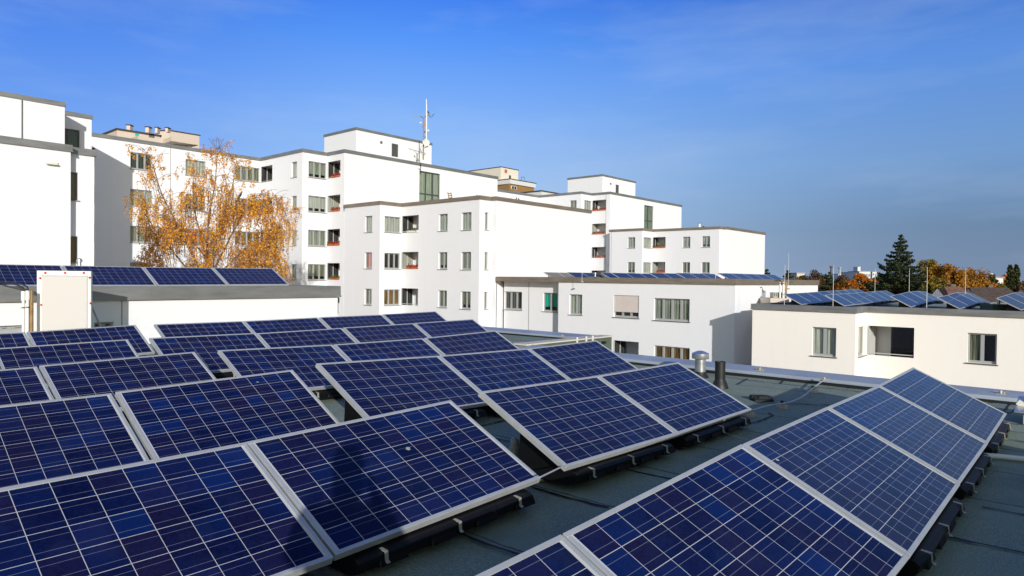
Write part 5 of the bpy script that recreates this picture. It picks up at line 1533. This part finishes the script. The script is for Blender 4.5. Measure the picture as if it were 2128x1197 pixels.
def slab(u0, u1, vt, Y, label, mat, rows=3, cols=6, dep=10, top=None, name='house', extra=None, cat='building'):
    a = at_y(u0, vt, Y); b = at_y(u1, vt, Y); t = thing(name, (a.x, Y, GROUND), label, cat)
    m_ = MB(); m_.box(a.x, Y, GROUND, b.x, Y + dep, a.z); m_.build('wall', M[mat], t)
    m_ = MB(); m_.box(a.x - .2, Y - .2, a.z, b.x + .2, Y + dep + .2, a.z + .25); m_.build('roof', M['cap'], t)
    W_ = b.x - a.x
    for r in range(rows):
        m_ = MB()
        for c_ in range(cols):
            x = a.x + W_ * (c_ + .25) / cols; z = a.z - 1.0 - r * 2.8
            m_.box(x, Y - .06, z - 1.2, x + W_ / cols * .5, Y - .01, z)
        m_.build('window_row', M['framed'], t)
    if extra:
        m_ = MB(); m_.box(a.x + W_ * extra[0], Y + 2, a.z + .2, a.x + W_ * extra[1], Y + 6, a.z + extra[2]); m_.build('roof_box', M[mat], t)
slab(1786, 1809, 564.5, 300, 'distant white slab building with rows of windows above the bright orange tree', 'farwhite', 4, 7, extra=(.05, .3, 2.2))
slab(1770, 1785, 566.5, 320, 'distant grey-white building left of the white slab', 'farwhite', 4, 4)
slab(1813, 1822, 565, 420, 'pale grey gabled hall on the horizon, right of the white slab', 'farwhite', 1, 2)
slab(2069, 2085, 577.5, 150, 'small white house with red details near the poplars', 'farwhite', 2, 3, extra=(.2, .7, 1.0))
slab(1742, 1769, 569.5, 480, 'long pale roofline on the horizon', 'farwhite', 1, 9)
slab(1656, 1672, 568, 260, 'beige low building just beyond the brown-edged roof', 'beige', 2, 4)
slab(1742, 1763, 588.5, 118, 'low cream wall of a flat building among the orange trees', 'cream', 1, 5, 6)
for (u, vt, Y, r, mt, l) in ((1727.5, 552.5, 520, .9, 'bark', 'brownish chimney stack on the horizon'), (1745.5, 555, 560, 1.0, 'frame', 'grey chimney stack with a wider head on the horizon')):
    a = at_y(u, vt, Y); t = thing('chimney_stack', (a.x, Y, GROUND), l, 'chimney')
    m_ = MB(); m_.tube([(a.x, Y, GROUND), (a.x, Y, a.z - 1.2)], [r * 1.3, r * .8], 12); m_.build('shaft', M[mt], t, True)
    m_ = MB(); m_.lathe((a.x, Y, a.z - 1.6), [(r * .8, 0), (r * 1.3, .5), (r * 1.3, 1.4), (r, 1.6)], 12); m_.build('head', M[mt], t, True)
a = at_y(1787, 553.5, 305); m_ = MB(); m_.tube([(a.x, 305, at_y(1787, 565, 305).z), (a.x, 305, a.z)], .25, 6)
tag(m_.build('roof_mast', M['frame']), 'thin mast on the distant white slab building', 'mast')

# ================================================================== GROUND
gm = MB(); S_ = 6000; nn = 12
vs = [(-S_ + 2 * S_ * i / nn, -S_ + 2 * S_ * k / nn, GROUND) for i in range(nn + 1) for k in range(nn + 1)]
gm.add(vs, [(i * (nn + 1) + k, (i + 1) * (nn + 1) + k, (i + 1) * (nn + 1) + k + 1, i * (nn + 1) + k + 1) for i in range(nn) for k in range(nn)])
struct(gm.build('ground', M['ground']))

# ================================================================== PHOTOGRAPHER (stands behind the lens; casts the shadow on the panels)
def photographer():
    o = V((.02, -.38, ROOF))
    J = {'pelvis': (0, 0, .92), 'belly': (0, .01, 1.08), 'chest': (0, .0, 1.30), 'neck': (0, .0, 1.45), 'head': (0, .04, 1.56), 'crown': (0, .03, 1.70),
         'hipL': (-.11, 0, .88), 'kneeL': (-.13, .03, .48), 'ankL': (-.14, 0, .09), 'toeL': (-.16, .16, .03),
         'hipR': (.11, 0, .88), 'kneeR': (.13, .03, .48), 'ankR': (.14, 0, .09), 'toeR': (.16, .16, .03),
         'shL': (-.20, 0, 1.38), 'elL': (-.27, .10, 1.16), 'wrL': (-.09, .24, 1.44), 'shR': (.20, 0, 1.38), 'elR': (.29, .09, 1.17), 'wrR': (.10, .23, 1.46)}
    E_ = [('pelvis', 'belly'), ('belly', 'chest'), ('chest', 'neck'), ('neck', 'head'), ('head', 'crown'), ('pelvis', 'hipL'), ('hipL', 'kneeL'), ('kneeL', 'ankL'), ('ankL', 'toeL'),
          ('pelvis', 'hipR'), ('hipR', 'kneeR'), ('kneeR', 'ankR'), ('ankR', 'toeR'), ('chest', 'shL'), ('shL', 'elL'), ('elL', 'wrL'), ('chest', 'shR'), ('shR', 'elR'), ('elR', 'wrR')]
    RR_ = {'pelvis': .19, 'belly': .19, 'chest': .21, 'neck': .075, 'head': .11, 'crown': .09, 'hipL': .10, 'hipR': .10, 'kneeL': .065, 'kneeR': .065, 'ankL': .05, 'ankR': .05, 'toeL': .04, 'toeR': .04,
           'shL': .10, 'shR': .10, 'elL': .075, 'elR': .075, 'wrL': .035, 'wrR': .035}
    # fingers of both hands, curled around the camera grip
    for sd, w_ in ((-1, 'wrL'), (1, 'wrR')):
        wx, wy, wz = J[w_]
        J[w_ + 'palm'] = (wx - sd * .01, wy + .05, wz + .03); RR_[w_ + 'palm'] = .03; E_.append((w_, w_ + 'palm'))
        for f in range(5):
            a = w_ + 'f%d' % f; b = a + 'b'
            if f < 4: J[a] = (wx - sd * .035, wy + .075 - f * .006, wz + .065 - f * .022); J[b] = (wx - sd * .07, wy + .055 - f * .006, wz + .065 - f * .022)
            else: J[a] = (wx - sd * .03, wy + .02, wz + .01); J[b] = (wx - sd * .055, wy + .02, wz + .015)
            RR_[a] = .01; RR_[b] = .008; E_ += [(w_ + 'palm', a), (a, b)]
    keys = list(J)
    me = bpy.data.meshes.new('body'); me.from_pydata([J[k] for k in keys], [(keys.index(a), keys.index(b)) for a, b in E_], [])
    root = thing('person', o, 'person in a dark jacket whose shadow falls on the near panels', 'person')
    b = bpy.data.objects.new('body', me); COL.objects.link(b); b.parent = root
    me.materials.append(M['cloth'])
    sk = b.modifiers.new('skin', 'SKIN'); sk.use_smooth_shade = True
    for i, k in enumerate(keys): me.skin_vertices[0].data[i].radius = (RR_[k], RR_[k] * .85)
    me.skin_vertices[0].data[0].use_root = True
    ss = b.modifiers.new('sub', 'SUBSURF'); ss.levels = 1; ss.render_levels = 1
    hd = MB(); hd.lathe((o.x, o.y + .01, ROOF), [(.02, 1.60), (.09, 1.63), (.10, 1.68), (.085, 1.74), (.05, 1.78), (.01, 1.79)], 14); hd.build('hair', M['hair'], root, True)
photographer()

# ================================================================== LIGHT
shadow_dir = ray(745, 962).normalized()           # the shadows all run towards this point
to_sun = -shadow_dir
el = math.asin(to_sun.z); az = math.atan2(to_sun.x, to_sun.y)
print('sun elevation %.1f azimuth %.1f' % (math.degrees(el), math.degrees(az)))
sd = bpy.data.lights.new('Sun', 'SUN'); sd.energy = 3.95; sd.angle = R_(.5); sd.color = (1, .97, .925)
so = bpy.data.objects.new('Sun', sd); COL.objects.link(so)
so.rotation_euler = to_sun.to_track_quat('Z', 'Y').to_euler()
w = bpy.data.worlds.new('World'); scene.world = w; w.use_nodes = True
q = N(w.node_tree); bg = w.node_tree.nodes['Background']
sky = q.node('ShaderNodeTexSky'); sky.sky_type = 'NISHITA'; sky.sun_disc = False
sky.sun_elevation = el; sky.sun_rotation = az % (2 * math.pi)
sky.air_density = 1.6; sky.dust_density = .6; sky.ozone_density = 4.0; sky.altitude = 50
co = q.coord('Generated')
sp = q.node('ShaderNodeSeparateXYZ'); q.lk(co, sp.inputs[0])
def lin(c):
    return tuple(((x / 255) / 12.92 if x <= 10 else (((x / 255) + .055) / 1.055) ** 2.4) for x in c)
# clear autumn sky away from the sun: deep blue overhead, paler and greyer towards the horizon on the right
left = q.ramp(sp.outputs[2], [(0.0, lin((184, 206, 234))), (.12, lin((172, 201, 240))), (.22, lin((142, 184, 246))), (.33, lin((88, 152, 246))), (.42, lin((44, 112, 232))), (.9, lin((20, 56, 150)))])
right = q.ramp(sp.outputs[2], [(0.0, lin((124, 142, 168))), (.07, lin((108, 134, 166))), (.16, lin((120, 157, 205))), (.28, lin((96, 146, 222))), (.38, lin((58, 110, 196))), (.9, lin((18, 44, 118)))])
side = q.node('ShaderNodeMapRange'); side.interpolation_type = 'SMOOTHSTEP'
q.lk(sp.outputs[0], side.inputs[0]); side.inputs[1].default_value = -.15; side.inputs[2].default_value = .62
corner = q.node('ShaderNodeMapRange'); corner.interpolation_type = 'SMOOTHSTEP'
q.lk(sp.outputs[0], corner.inputs[0]); corner.inputs[1].default_value = -.15; corner.inputs[2].default_value = -.6; corner.inputs[3].default_value = 0; corner.inputs[4].default_value = 1.0
left = q.mix(corner.outputs[0], left, q.ramp(sp.outputs[2], [(0.0, lin((170, 195, 228))), (.15, lin((128, 172, 240))), (.28, lin((84, 140, 236))), (.37, lin((60, 116, 214))), (.9, lin((18, 50, 140)))]))
grad = q.mix(side.outputs[0], left, right)
farside = q.node('ShaderNodeMapRange'); farside.interpolation_type = 'SMOOTHSTEP'
q.lk(sp.outputs[0], farside.inputs[0]); farside.inputs[1].default_value = .60; farside.inputs[2].default_value = .82
grad = q.mix(1.0, grad, (.86, .97, 1.05), 'MULTIPLY')
grad = q.mix(farside.outputs[0], grad, q.ramp(sp.outputs[2], [(0.0, lin((122, 136, 158))), (.2, lin((112, 130, 158))), (.5, lin((56, 92, 160))), (.9, lin((18, 44, 118)))]))
sc_ = q.node('ShaderNodeVectorMath', operation='SCALE'); q.lk(grad, sc_.inputs[0]); sc_.inputs[3].default_value = 8.3
back = q.node('ShaderNodeMapRange'); back.interpolation_type = 'SMOOTHSTEP'
q.lk(sp.outputs[1], back.inputs[0]); back.inputs[1].default_value = -.35; back.inputs[2].default_value = .35
warm = q.mix(1.0, sky.outputs[0], (1.45, 1.22, .98), 'MULTIPLY')
base = q.mix(q.m('MULTIPLY', back.outputs[0], .95), warm, sc_.outputs[0])
# thin high cirrus
mp = q.node('ShaderNodeMapping'); mp.inputs['Scale'].default_value = (1.5, 1.2, 7.0); mp.inputs['Rotation'].default_value = (0, .42, .5); q.lk(co, mp.inputs[0])
n1 = q.noise(mp.outputs[0], 1.7, 7, .55)
cl = q.m('MULTIPLY', q.m('MAXIMUM', q.m('SUBTRACT', n1, .49), 0.0), .85)
c = q.mix(cl, base, (4.8, 5.7, 7.0))
q.lk(c, bg.inputs[0]); bg.inputs[1].default_value = .12
scene.view_settings.view_transform = 'Standard'; scene.view_settings.look = 'None'
scene.view_settings.exposure = 0.0; scene.view_settings.gamma = 1
scene.cycles.max_bounces = 6; scene.cycles.transparent_max_bounces = 8
